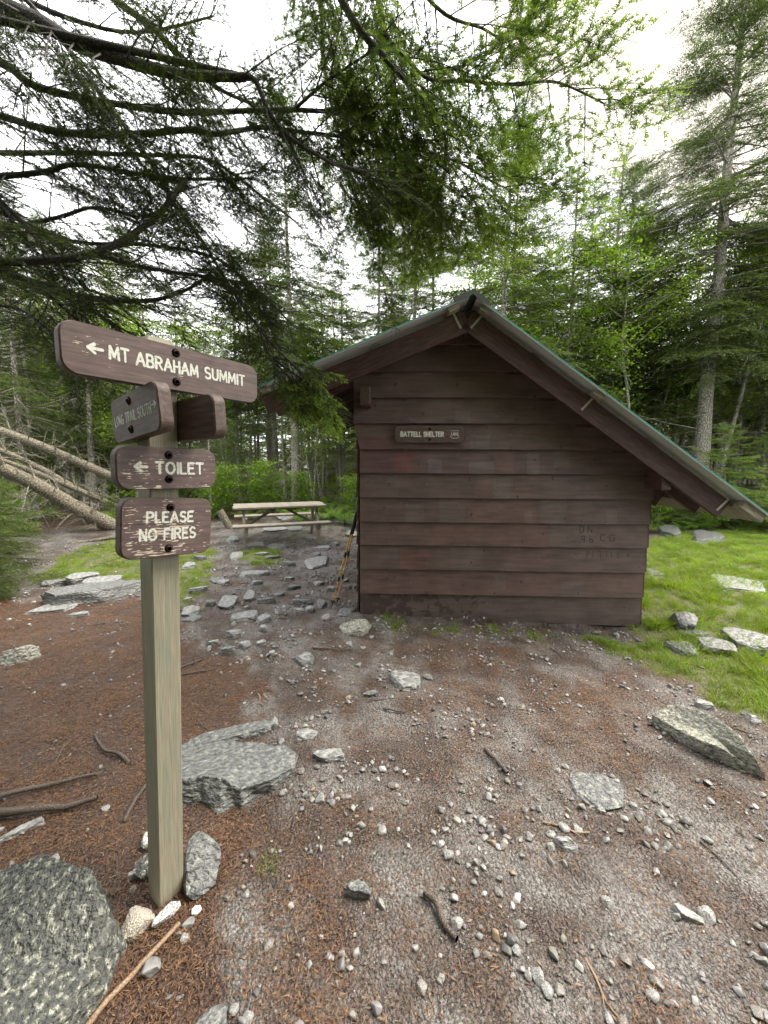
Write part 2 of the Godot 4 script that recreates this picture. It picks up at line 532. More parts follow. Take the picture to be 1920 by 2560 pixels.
# brown sign paint that flakes off along the grain; amount 0..1 of bare wood, the letters' own ground left alone
func sign_paint(sd: int, wide: float, high: float, bare: float, spots: Array, cracks: Array = []) -> StandardMaterial3D:
	var w := int(wide * 1500)
	var h := int(high * 1500)
	var im := Image.create(w, h, false, Image.FORMAT_RGB8)
	var g1 := noise(sd, 0.012, 4)
	var g2 := noise(sd + 1, 0.03, 3)
	var g3 := noise(sd + 2, 0.01, 2)
	var paint := Color(0.105, 0.069, 0.063)
	for y in h:
		for x in w:
			var grain := g1.get_noise_2d(x * 0.35, y * 5.0 + 10.0 * g3.get_noise_2d(x, y))
			var k := 1.0 + grain * 0.5 + g3.get_noise_2d(x, y * 2.0) * 0.25
			var c := paint * k
			var flake := g2.get_noise_2d(x * 0.45, y * 3.2) + 0.35 * g3.get_noise_2d(x * 1.5, y * 1.5)
			var lim := 1.0 - bare
			for s in spots:
				var dx: float = (x - s[0] * 1500 - w / 2.0) / (s[2] * 1500)
				var dy: float = (y + s[1] * 1500 - h / 2.0) / (s[3] * 1500)
				lim -= s[4] * maxf(0.0, 1.0 - dx * dx - dy * dy)
			if flake > lim:
				c = Color(0.5, 0.4, 0.31).lerp(Color(0.62, 0.56, 0.48), clampf(0.5 + grain * 2.0, 0, 1))
			for cr in cracks:
				var yy: float = h / 2.0 - (cr[2] + (cr[3] - cr[2]) * (x / float(w))) * 1500 + 3.0 * g1.get_noise_2d(x, 7)
				if x > w / 2.0 + cr[0] * 1500 and x < w / 2.0 + cr[1] * 1500 and absf(y - yy) < 1.4:
					c = Color(0.012, 0.01, 0.01)
			im.set_pixel(x, y, c.linear_to_srgb())
	var m := StandardMaterial3D.new()
	m.albedo_texture = ImageTexture.create_from_image(im)
	m.uv1_scale = Vector3(1.0 / wide, 1.0 / high, 1)
	m.uv1_offset = Vector3(0.5, 0.5, 0)
	m.roughness = 0.55
	m.heightmap_enabled = true
	m.heightmap_texture = m.albedo_texture
	m.heightmap_scale = 0.08
	return m

# the painted gable wall: brown paint, squares painted over old carvings, knots, and scratched initials
func wall_paint() -> StandardMaterial3D:
	var w := 1280
	var h := 1280
	var per := 400.0          # pixels to a metre; x from -0.1 m, y up from -0.1 m
	var im := Image.create(w, h, false, Image.FORMAT_RGB8)
	var g1 := noise(61, 0.01, 4)
	var g2 := noise(62, 0.008, 3)
	var g3 := noise(63, 0.05, 3)
	var rows := [-0.1, 0.2467, 0.5138, 0.772, 1.0166, 1.268, 1.517, 1.757, 2.012, 2.262, 2.51, 2.76, 3.2]
	var base := [Color(0.118, 0.086, 0.077), Color(0.14, 0.088, 0.078), Color(0.125, 0.084, 0.075), Color(0.128, 0.084, 0.074), Color(0.12, 0.082, 0.072), Color(0.12, 0.085, 0.074), Color(0.118, 0.078, 0.072), Color(0.122, 0.083, 0.073), Color(0.12, 0.084, 0.074), Color(0.125, 0.085, 0.074), Color(0.12, 0.08, 0.07), Color(0.124, 0.082, 0.072)]
	# [from, to (m), bottom, top as shares of the board, colour, strength]
	var patches := [[], [[1.42, 1.53, 0.2, 0.8, Color(0.16, 0.13, 0.12)], [2.1, 2.33, 0.0, 0.62, Color(0.15, 0.13, 0.12)], [2.4, 2.8, 0.5, 1, Color(0.16, 0.08, 0.07)], [1.55, 1.9, 0.1, 0.9, Color(0.16, 0.085, 0.085)]],
		[[0.42, 0.72, 0.0, 0.8, Color(0.2, 0.085, 0.062)], [0.95, 1.28, 0.1, 0.9, Color(0.155, 0.13, 0.118)], [1.5, 2.0, 0.1, 0.95, Color(0.16, 0.09, 0.085)], [0.2, 0.4, 0.3, 0.9, Color(0.14, 0.11, 0.11)]],
		[[0.75, 1.25, 0.1, 0.9, Color(0.18, 0.09, 0.075)], [1.3, 1.93, 0.0, 1.0, Color(0.17, 0.082, 0.076)], [1.95, 2.38, 0.05, 1.0, Color(0.15, 0.125, 0.112)]],
		[[0.47, 0.66, 0, 0.75, Color(0.15, 0.128, 0.115)], [0.82, 1.08, 0, 1, Color(0.158, 0.133, 0.12)], [1.09, 1.83, 0, 1, Color(0.17, 0.095, 0.077)], [1.68, 1.76, 0, 0.5, Color(0.19, 0.15, 0.14)], [1.84, 2.1, 0, 1, Color(0.16, 0.14, 0.12)], [2.5, 2.6, 0, 0.6, Color(0.16, 0.14, 0.13)]],
		[[1.17, 1.34, 0, 1, Color(0.17, 0.1, 0.08)], [1.35, 1.52, 0, 0.9, Color(0.16, 0.14, 0.13)], [1.52, 1.8, 0.1, 0.9, Color(0.16, 0.1, 0.08)], [0.15, 0.4, 0.2, 0.8, Color(0.14, 0.105, 0.095)]],
		[[0.0, 0.36, 0, 1, Color(0.12, 0.05, 0.056)], [0.36, 0.55, 0, 0.95, Color(0.2, 0.05, 0.05)], [0.69, 0.83, 0, 0.6, Color(0.19, 0.165, 0.175)], [1.1, 1.35, 0, 0.5, Color(0.19, 0.17, 0.165)], [1.35, 1.55, 0, 1, Color(0.17, 0.1, 0.08)], [1.68, 1.8, 0, 0.9, Color(0.17, 0.155, 0.14)], [1.95, 2.1, 0.3, 1, Color(0.15, 0.13, 0.115)]],
		[[0.0, 0.3, 0, 0.45, Color(0.15, 0.05, 0.055)], [1.1, 1.3, 0, 0.6, Color(0.16, 0.145, 0.14)], [1.65, 1.95, 0.1, 0.9, Color(0.14, 0.105, 0.085)]],
		[[0.5, 0.85, 0.0, 0.25, Color(0.16, 0.135, 0.12)], [0.95, 1.1, 0, 0.5, Color(0.18, 0.155, 0.135)]], [], [], []]
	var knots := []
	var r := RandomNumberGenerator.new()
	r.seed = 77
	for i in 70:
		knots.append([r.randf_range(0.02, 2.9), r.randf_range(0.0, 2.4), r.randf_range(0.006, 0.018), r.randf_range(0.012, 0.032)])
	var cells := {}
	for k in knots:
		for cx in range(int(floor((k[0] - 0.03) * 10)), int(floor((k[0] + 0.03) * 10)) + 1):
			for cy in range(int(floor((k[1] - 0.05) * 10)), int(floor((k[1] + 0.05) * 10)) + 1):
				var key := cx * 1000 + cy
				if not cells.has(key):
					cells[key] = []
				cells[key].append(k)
	for y in h:
		var hh := (h - y) / per - 0.1
		var row := 0
		while row < 11 and hh > rows[row + 1]:
			row += 1
		var share: float = (hh - rows[row]) / (rows[row + 1] - rows[row])
		for x in w:
			var a := x / per - 0.1
			var wob := g3.get_noise_2d(x, y) * 0.012
			var c: Color = base[row]
			for p in patches[row]:
				if a + wob > p[0] and a + wob < p[1] and share + wob * 4 > p[2] and share + wob * 4 < p[3]:
					c = c.lerp(p[4], 0.36)
			var grain := g1.get_noise_2d(x * 0.5 + row * 999, y * 5.0)
			c = c * (1.0 + 0.3 * grain + 0.26 * g2.get_noise_2d(x, y * 1.5 + row * 300))
			if row == 0:   # the dark splash stain on the lowest board
				var st := g2.get_noise_2d(x * 2.2 + 50, y * 2.8) + g3.get_noise_2d(x * 0.5, y * 0.5) * 0.5 + 0.42 - maxf(0.0, a - 0.1) * 0.62
				if st > 0.0:
					c = c.lerp(Color(0.05, 0.032, 0.03), clampf(st * 3.0, 0, 0.8))
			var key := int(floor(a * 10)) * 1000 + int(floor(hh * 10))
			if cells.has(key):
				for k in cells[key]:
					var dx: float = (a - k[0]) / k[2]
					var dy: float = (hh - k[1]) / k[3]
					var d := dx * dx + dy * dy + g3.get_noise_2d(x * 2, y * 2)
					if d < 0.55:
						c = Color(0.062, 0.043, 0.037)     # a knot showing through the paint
			im.set_pixel(x, y, c.linear_to_srgb())
	# scratched writing
	var dark := Color(0.035, 0.024, 0.02)
	scratch(im, "DN", 2.25, 0.925, 0.07, 0.085, dark, 1.6)
	scratch(im, "96", 2.27, 0.825, 0.068, 0.08, dark, 1.6)
	scratch(im, "CG", 2.46, 0.84, 0.07, 0.09, dark, 1.6)
	scratch(im, "PITTIE", 2.34, 0.67, 0.06, 0.062, Color(0.062, 0.042, 0.037), 1.2)
	for i in 260:      # knife nicks and old scratches without a shape one could read
		var p := Vector2(r.randf_range(0.03, 2.85), r.randf_range(0.05, 2.0))
		var q := p + Vector2(r.randf_range(-0.03, 0.03), r.randf_range(-0.035, 0.035))
		var pale := r.randf() < 0.25
		for k in 30:
			var t := p.lerp(q, k / 30.0)
			im.set_pixel(clampi(int((t.x + 0.1) * 400), 0, w - 1), clampi(int(h - (t.y + 0.1) * 400), 0, h - 1), (Color(0.3, 0.22, 0.18) if pale else Color(0.06, 0.042, 0.036)).linear_to_srgb())
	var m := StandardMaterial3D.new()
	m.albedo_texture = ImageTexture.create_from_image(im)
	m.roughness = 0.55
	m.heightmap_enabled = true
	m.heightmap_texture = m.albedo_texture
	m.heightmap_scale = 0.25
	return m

func scratch(im: Image, s: String, a: float, hh: float, cap: float, pitch: float, c: Color, rad: float) -> void:
	var x := a
	for ch in s:
		for stroke in glyph(ch):
			for i in stroke.size() - 1:
				var p: Vector2 = stroke[i]
				var q: Vector2 = stroke[i + 1]
				for k in 24:
					var t := p.lerp(q, k / 24.0)
					var px := Vector2((x + t.x * pitch * 0.8 + 0.1) * 400, im.get_height() - (hh + t.y * cap + 0.1) * 400)
					for dy in range(-1, 2):
						for dx in range(-1, 2):
							if Vector2(dx, dy).length() < rad:
								var xx := int(px.x) + dx
								var yy := int(px.y) + dy
								if xx >= 0 and yy >= 0 and xx < im.get_width() and yy < im.get_height():
									im.set_pixel(xx, yy, c.linear_to_srgb())
		x += pitch

# ---------------------------------------------------------------- lettering as routed strokes
func arc(cx: float, cy: float, rx: float, ry: float, a0: float, a1: float, n := 8) -> Array:
	var out := []
	for i in n + 1:
		var a := deg_to_rad(lerpf(a0, a1, float(i) / n))
		out.append(Vector2(cx + rx * cos(a), cy + ry * sin(a)))
	return out

func P(list: Array) -> Array:
	var out := []
	for i in range(0, list.size(), 2):
		out.append(Vector2(list[i], list[i + 1]))
	return out

func glyph(ch: String) -> Array:
	match ch:
		"A": return [P([0, 0, 0.38, 1, 0.76, 0]), P([0.14, 0.34, 0.62, 0.34])]
		"B": return [P([0, 0, 0, 1]), P([0, 1, 0.3, 1]) + arc(0.3, 0.76, 0.26, 0.24, 90, -90, 6) + P([0, 0.52]), P([0, 0.52, 0.32, 0.52]) + arc(0.32, 0.26, 0.3, 0.26, 90, -90, 6) + P([0, 0])]
		"C": return [arc(0.36, 0.5, 0.36, 0.5, 50, 310, 12)]
		"D": return [P([0, 0, 0, 1, 0.2, 1]) + arc(0.2, 0.5, 0.42, 0.5, 80, -80, 8) + P([0, 0])]
		"E": return [P([0.52, 1, 0, 1, 0, 0, 0.54, 0]), P([0, 0.52, 0.44, 0.52])]
		"F": return [P([0.52, 1, 0, 1, 0, 0]), P([0, 0.52, 0.42, 0.52])]
		"G": return [arc(0.36, 0.5, 0.36, 0.5, 50, 340, 12) + P([0.7, 0.45, 0.4, 0.45])]
		"H": return [P([0, 0, 0, 1]), P([0.58, 0, 0.58, 1]), P([0, 0.52, 0.58, 0.52])]
		"I": return [P([0.04, 0, 0.04, 1])]
		"K": return [P([0, 0, 0, 1]), P([0.55, 1, 0, 0.45, 0.58, 0])]
		"L": return [P([0, 1, 0, 0, 0.48, 0])]
		"M": return [P([0, 0, 0.06, 1, 0.4, 0.2, 0.74, 1, 0.8, 0])]
		"N": return [P([0, 0, 0, 1, 0.58, 0, 0.58, 1])]
		"O": return [arc(0.36, 0.5, 0.36, 0.5, 90, 450, 16)]
		"P": return [P([0, 0, 0, 1, 0.3, 1]) + arc(0.3, 0.74, 0.28, 0.26, 90, -90, 6) + P([0, 0.48])]
		"R": return [P([0, 0, 0, 1, 0.3, 1]) + arc(0.3, 0.75, 0.27, 0.25, 90, -90, 6) + P([0, 0.5]), P([0.28, 0.5, 0.6, 0])]
		"S": return [arc(0.29, 0.75, 0.27, 0.25, 35, 250, 8) + arc(0.29, 0.25, 0.29, 0.26, 75, -150, 9)]
		"T": return [P([0, 1, 0.64, 1]), P([0.32, 1, 0.32, 0])]
		"U": return [P([0, 1, 0, 0.32]) + arc(0.3, 0.32, 0.3, 0.32, 180, 360, 8) + P([0.6, 1])]
		"V": return [P([0, 1, 0.35, 0, 0.7, 1])]
		"9": return [arc(0.25, 0.72, 0.25, 0.27, 0, 360, 10), P([0.5, 0.72, 0.42, 0])]
		"6": return [P([0.1, 1, 0.02, 0.3]), arc(0.26, 0.27, 0.26, 0.27, 0, 360, 10)]
		"<": return [P([0, 0.5, 1.05, 0.5]), P([0.48, 0.98, 0, 0.5, 0.48, 0.02])]
		">": return [P([0, 0.5, 1.05, 0.5]), P([0.57, 0.9, 1.05, 0.5, 0.57, 0.1])]
	return []

func letters(b: MB, s: String, x0: float, x1: float, y: float, cap: float, thick: float) -> void:
	var strokes := []
	var x := 0.0
	for ch in s:
		if ch == " ":
			x += 0.55
			continue
		var far := 0.0
		for st in glyph(ch):
			var line := []
			for p in st:
				line.append(Vector2(p.x + x, p.y))
				far = maxf(far, p.x)
			strokes.append(line)
		x += far + 0.26
	x -= 0.26
	var k := (x1 - x0) / x
	var layer := 0
	for st in strokes:
		var pts := []
		for p in st:
			pts.append(Vector2(x0 + p.x * k, y + (p.y - 0.5) * cap))
		for i in pts.size() - 1:
			var p: Vector2 = pts[i]
			var q: Vector2 = pts[i + 1]
			var d := (q - p).normalized() * thick * 0.5
			var s2 := Vector2(-d.y, d.x) * (1.0 + 0.15 * sin(layer * 2.1))
			var z := 0.0008 + 0.00002 * (layer % 25)
			layer += 1
			var e := [p - s2 * 0.9 - d * 0.4, p - d, p + s2 * 0.9 - d * 0.4, p + s2, q + s2, q + s2 * 0.9 + d * 0.4, q + d, q - s2 * 0.9 + d * 0.4, q - s2, p - s2]
			var ring := []
			for w in e:
				ring.append(Vector3(w.x, w.y, z))
			b.poly(ring)

# ---------------------------------------------------------------- things
func numbered(called: String) -> String:
	if not taken.has(called):
		taken[called] = 0
		return called
	taken[called] += 1
	return "%s_%03d" % [called, taken[called]]

func tag(o: Node3D, label: String, category: String, group := "", kind := "") -> Node3D:
	if label:
		o.set_meta("label", label)
	if category:
		o.set_meta("category", category)
	if group:
		o.set_meta("group", group)
	if kind:
		o.set_meta("kind", kind)
	return o

func thing(called: String, at: Vector3, turn: float, label: String, category: String, group := "") -> Node3D:
	var o := Node3D.new()
	o.name = numbered(called)
	add_child(o)
	o.position = at
	o.rotation.y = turn
	return tag(o, label, category, group)

func part(parent: Node, called: String, mesh: Mesh, xf := Transform3D()) -> MeshInstance3D:
	var o := MeshInstance3D.new()
	o.name = called
	o.mesh = mesh
	o.transform = xf
	parent.add_child(o, true)
	return o

func lone(called: String, mesh: Mesh, xf: Transform3D, label: String, category: String, group := "", kind := "") -> MeshInstance3D:
	var o := MeshInstance3D.new()
	o.name = numbered(called)
	o.mesh = mesh
	o.transform = xf
	add_child(o)
	tag(o, label, category, group, kind)
	return o

func many(parent: Node, called: String, mesh: Mesh, xfs: Array, cols: Array = []) -> MultiMeshInstance3D:
	var mm := MultiMesh.new()
	mm.transform_format = MultiMesh.TRANSFORM_3D
	mm.use_colors = cols.size() > 0
	mm.mesh = mesh
	mm.instance_count = xfs.size()
	for i in xfs.size():
		mm.set_instance_transform(i, xfs[i])
		if cols:
			mm.set_instance_color(i, cols[i])
	var o := MultiMeshInstance3D.new()
	o.multimesh = mm
	if parent == self:
		o.name = numbered(called)
		add_child(o)
	else:
		o.name = called
		parent.add_child(o, true)
	o.set_meta("kind", "stuff")
	return o

func frame(dir: Vector3, up := Vector3.UP) -> Basis:
	var x := dir.normalized()
	if absf(x.dot(up)) > 0.98:
		up = Vector3.BACK
	var z := x.cross(up).normalized()
	return Basis(x, z.cross(x), z)

# ---------------------------------------------------------------- the lie of the land
func gh(x: float, z: float) -> float:
	var d := Vector2(x, z).length()
	var y := 0.022 * bumps.get_noise_2d(x * 1.3, z * 1.3) + 0.012 * bumps.get_noise_2d(x * 6.0, z * 6.0)
	y += smoothstep(7.0, 16.0, d) * (0.25 * bumps.get_noise_2d(x * 0.25, z * 0.25) + 0.05)
	y -= 0.07 * smoothstep(0.6, 2.6, x) * smoothstep(-2.5, -3.5, z) * smoothstep(-5.5, -4.2, z)
	y += 0.035 * smoothstep(0.5, 0.0, Vector2(x + 0.35, z + 3.85).length())
	return y

func zone(x: float, z: float) -> Array:   # shares of [needle litter, grass]
	var p := Vector2(x + 0.22 * ragged.get_noise_2d(x * 3, z * 3) + 0.06 * ragged.get_noise_2d(x * 16, z * 16), z + 0.22 * ragged.get_noise_2d(x * 3 + 70, z * 3) + 0.06 * ragged.get_noise_2d(x * 16 + 70, z * 16))
	var duff := 0.0
	var lawn := 0.0
	for i in zones.duff.size():
		if Geometry2D.is_point_in_polygon(p, zones.duff[i]):
			duff = maxf(duff, 1.0 if i == 0 else 0.4)
	for q in zones.lawn:
		if Geometry2D.is_point_in_polygon(p, q):
			lawn = 1.0
	var d := p.length()
	if lawn == 0.0 and duff == 0.0 and (d > 9.0 and ragged.get_noise_2d(x * 0.7, z * 0.7) > lerpf(0.5, -0.7, smoothstep(9.0, 14.0, d))):
		duff = 1.0
	return [duff, lawn]

func make_ground() -> void:
	var xs := PackedFloat32Array()
	var zs := PackedFloat32Array()
	var x := -4.6
	while x <= 4.6:
		xs.append(x)
		x += 0.045
	var step := 0.06
	var left := PackedFloat32Array()
	var a := -4.6
	var b := xs[xs.size() - 1]
	while b < 90.0:
		a -= step
		b += step
		left.insert(0, a)
		xs.append(b)
		step *= 1.13
	left.append_array(xs)
	xs = left
	var z := 1.2
	step = 0.045
	while z > -95.0:
		zs.append(z)
		z -= step
		if z < -6.0:
			step *= 1.1
	var vs := PackedVector3Array()
	var cs := PackedColorArray()
	var idx := PackedInt32Array()
	var w := xs.size()
	for j in zs.size():
		for i in w:
			var px := xs[i]
			var pz := zs[j]
			vs.append(Vector3(px, gh(px, pz), pz))
			var k := zone(px, pz)
			var c := Color(0.3, 0.287, 0.282)
			var n := bumps.get_noise_2d(px * 9, pz * 9)
			if k[1] > 0:
				c = Color(0.21, 0.235, 0.07)
			else:
				c = c.lerp(Color(0.115, 0.082, 0.066), clampf(0.45 + bumps.get_noise_2d(px * 2.2 + 9, pz * 2.2) * 1.7, 0, 0.95))
				c = c.lerp(Color(0.115, 0.063, 0.042), clampf(k[0] * (1.0 + 0.5 * n), 0, 0.95))
			c = c * (1.0 + 0.35 * n)
			cs.append(c)
	for j in zs.size() - 1:
		for i in w - 1:
			var q := j * w + i
			idx.append_array(PackedInt32Array([q, q + w, q + 1, q + 1, q + w, q + w + 1]))
	var st := SurfaceTool.new()
	var arr := []
	arr.resize(Mesh.ARRAY_MAX)
	arr[Mesh.ARRAY_VERTEX] = vs
	arr[Mesh.ARRAY_COLOR] = cs
	arr[Mesh.ARRAY_INDEX] = idx
	var am := ArrayMesh.new()
	am.add_surface_from_arrays(Mesh.PRIMITIVE_TRIANGLES, arr)
	st.create_from(am, 0)
	st.generate_normals()
	st.set_material(M.soil)
	lone("ground", st.commit(), Transform3D(), "bare trodden forest ground of grey grit and red needles", "", "", "structure")

# ---------------------------------------------------------------- foliage
func needle(v: PackedVector3Array, c: PackedColorArray, p: Vector3, d: Vector3, side: Vector3, nl: float, nw: float, col: Color, wide: bool) -> void:
	var s := side * nw * 0.5
	var tip := p + d * nl
	if wide:
		var mid := p + d * nl * 0.55
		v.append(p); v.append(mid + s); v.append(tip)
		v.append(p); v.append(tip); v.append(mid - s)
		for i in 6:
			c.append(col)
	else:
		v.append(p - s); v.append(p + s); v.append(tip)
		for i in 3:
			c.append(col)

# a flat spray of needled twigs growing along +x, its upper side +y
func spray(sd: int, o: Dictionary) -> Array:
	var r := RandomNumberGenerator.new()
	r.seed = sd
	var v := PackedVector3Array()
	var c := PackedColorArray()
	var L: float = o.L
	var twigs := [[Vector3.ZERO, Vector3.RIGHT, L]]
	var k := 0
	var f := 0.1
	while f < 0.9:
		var sgn := 1.0 if k % 2 == 0 else -1.0
		var ang := deg_to_rad(r.randf_range(38, 62))
		var d := Vector3(cos(ang), r.randf_range(-0.25, 0.12), sgn * sin(ang)).normalized()
		twigs.append([Vector3(L * f, -L * 0.1 * f * f, 0), d, L * (0.55 * (1.0 - f) + 0.1) * r.randf_range(0.75, 1.15)])
		f += o.step * r.randf_range(0.7, 1.3)
		k += 1
	for t in twigs:
		var p: Vector3 = t[0]
		var d: Vector3 = t[1]
		var tl: float = t[2]
		var lat := d.cross(Vector3.UP).normalized()
		var n := maxi(2, int(tl / o.sp))
		var sag := Vector3(0, -0.14 * tl, 0)
		# the twig itself
		var up := lat.cross(d)
		var e := p + d * tl + sag
		var tr: float = o.wood
		for q in 3:
			var a0 := TAU * q / 3
			var a1 := TAU * (q + 1) / 3
			var o0 := (lat * cos(a0) + up * sin(a0)) * tr
			var o1 := (lat * cos(a1) + up * sin(a1)) * tr
			v.append(p + o0); v.append(p + o1); v.append(e)
			for i in 3:
				c.append(o.wood_col)
		for i in n:
			var s := (i + r.randf()) / n
			var q: Vector3 = p + d * tl * s + sag * s * s
			var col: Color = o.col
			col = col.lerp(o.tip, smoothstep(1.0 - o.fresh, 1.0, s)) * r.randf_range(0.7, 1.25)
			if r.randf() < o.bare:
				continue
			for sg in [-1.0, 1.0]:
				var an := deg_to_rad(r.randf_range(40, 75))
				var nd: Vector3 = (d * cos(an) + lat * sg * sin(an) + Vector3.UP * r.randf_range(-0.25, 0.75)).normalized()
				var sd2 := nd.cross(Vector3(r.randf_range(-1, 1), 1.0, r.randf_range(-1, 1))).normalized()
				needle(v, c, q, nd, sd2, o.nl * r.randf_range(0.75, 1.15) * (1.0 - 0.35 * s), o.nw, col, o.wide)
	return [v, c]

func leaf_cluster(sd: int, n: int, spread: float, leaf: float, col: Color) -> Array:
	var r := RandomNumberGenerator.new()
	r.seed = sd
	var v := PackedVector3Array()
	var c := PackedColorArray()
	for i in n:
		var p := Vector3(r.randfn() * spread, r.randfn() * spread * 0.45, r.randfn() * spread)
		var d := Vector3(r.randf_range(-1, 1), r.randf_range(-0.7, 0.25), r.randf_range(-1, 1)).normalized()
		var side := d.cross(Vector3(r.randf_range(-0.5, 0.5), 1, r.randf_range(-0.5, 0.5))).normalized()
		var cc := col * r.randf_range(0.65, 1.3)
		needle(v, c, p, d, side, leaf * r.randf_range(0.7, 1.2), leaf * 0.62, cc, true)
	return [v, c]

func bag_mesh(bag: Array, m: Material) -> ArrayMesh:
	var b := MB.new()
	b.v = bag[0]
	b.c = bag[1]
	return b.mesh(m)

func put(bag: Array, src: Array, xf: Transform3D) -> void:
	bag[0].append_array(xf * (src[0] as PackedVector3Array))
	bag[1].append_array(src[1])

# one conifer: {trunk, crown}; y = 0 at the ground
func conifer(sd: int, o: Dictionary, sprays: Array) -> Dictionary:
	var r := RandomNumberGenerator.new()
	r.seed = sd
	var hgt: float = o.h
	var pts := []
	var lean = Vector3(r.randf_range(-1, 1), 0, r.randf_range(-1, 1)) * o.get("lean", 0.02)
	for i in 8:
		var f := i / 7.0
		pts.append(Vector3(lean.x * hgt * f + r.randf_range(-0.04, 0.04) * hgt * 0.06, hgt * f - 0.15, lean.z * hgt * f + r.randf_range(-0.04, 0.04) * hgt * 0.06))
	pts[0] = Vector3(0, -0.15, 0)
	var line := smooth_line(pts, 3)
	var rad := PackedFloat32Array()
	for i in line.size():
		var f := float(i) / (line.size() - 1)
		rad.append(o.r * (1.0 - 0.93 * pow(f, 0.85)) * (1.0 + 0.5 * exp(-f * 45.0)))
	var wood := MB.new()
	tube(wood, line, rad, 9, false, 0.12)
	var crown := [PackedVector3Array(), PackedColorArray()]
	var base: float = o.base
	# bare dead limbs under the crown
	for i in int(o.get("dead", 40)):
		var y := r.randf_range(0.7, base + hgt * 0.25)
		var ta := line[clampi(int(y / hgt * (line.size() - 1)), 0, line.size() - 1)]
		var a := r.randf() * TAU
		var d := Vector3(cos(a), r.randf_range(-0.35, 0.3), sin(a)).normalized()
		var L = r.randf_range(0.25, 1.5) * o.get("reach", 1.0)
		var p0 := Vector3(ta.x, y, ta.z)
		var mid = p0 + d * L * 0.5
		var end = p0 + d * L + Vector3(r.randf_range(-0.1, 0.1), r.randf_range(-0.25, 0.1), r.randf_range(-0.1, 0.1)) * L
		tube(wood, PackedVector3Array([p0, mid, end]), PackedFloat32Array([0.013, 0.008, 0.003]), 3, false)
		for k in 4:
			var s := r.randf_range(0.35, 0.95)
			var q := p0.lerp(end, s)
			var a2 := r.randf() * TAU
			var d2 := (d * 0.7 + Vector3(cos(a2), r.randf_range(-0.6, 0.3), sin(a2)) * 0.6).normalized()
			tube(wood, PackedVector3Array([q, q + d2 * L * r.randf_range(0.15, 0.4)]), PackedFloat32Array([0.005, 0.002]), 3, false)
	var y := base
	while y < hgt * 0.985:
		var f := (y - base) / (hgt - base)
		var ta := line[clampi(int(round(y / hgt * (line.size() - 1))), 0, line.size() - 1)]
		for b in int(o.per):
			var a := r.randf() * TAU
			var L: float = o.wide * (pow(1.0 - f, 0.8) + 0.05) * r.randf_range(0.55, 1.12)
			if f < 0.12:
				L *= 0.75
			var el := lerpf(-0.28, 0.55, f) + r.randf_range(-0.14, 0.14)
			var d := Vector3(cos(a) * cos(el), sin(el), sin(a) * cos(el))
			var p0 := Vector3(ta.x, y + r.randf_range(-0.1, 0.1), ta.z)
			var sagv := Vector3(0, -0.13 * L, 0)
			tube(wood, PackedVector3Array([p0, p0 + d * L * 0.5 + sagv * 0.25, p0 + d * L * 0.92 + sagv * 0.85]), PackedFloat32Array([0.006 + 0.011 * L, 0.005 + 0.004 * L, 0.003]), 3, false)
			var s := maxf(0.22 * L, L - 1.5 - o.get("inner", 0.0))
			while s < L:
				var g := s / L
				var q := p0 + d * s + sagv * g * g
				for sg in [-1.0, 1.0]:
					if r.randf() < o.get("thin", 0.1):
						continue
					var an = deg_to_rad(r.randf_range(22, 60)) * sg
					var dd := (d.rotated(Vector3.UP, an) + Vector3(0, r.randf_range(-0.35, 0.12), 0)).normalized()
					var sc: float = o.spray * r.randf_range(0.7, 1.2) * lerpf(1.0, 0.6, f)
					put(crown, sprays[r.randi() % sprays.size()], Transform3D(frame(dd, Vector3(r.randf_range(-0.3, 0.3), 1, r.randf_range(-0.3, 0.3))).scaled(Vector3.ONE * sc), q))
				s += o.gap * r.randf_range(0.75, 1.3)
			put(crown, sprays[r.randi() % sprays.size()], Transform3D(frame(d).scaled(Vector3.ONE * o.spray * lerpf(1.0, 0.6, f)), p0 + d * L * 0.85 + sagv * 0.8))
		y += o.rise * r.randf_range(0.7, 1.3)
	return {"trunk": wood.mesh(o.bark), "crown": bag_mesh(crown, M.needles)}

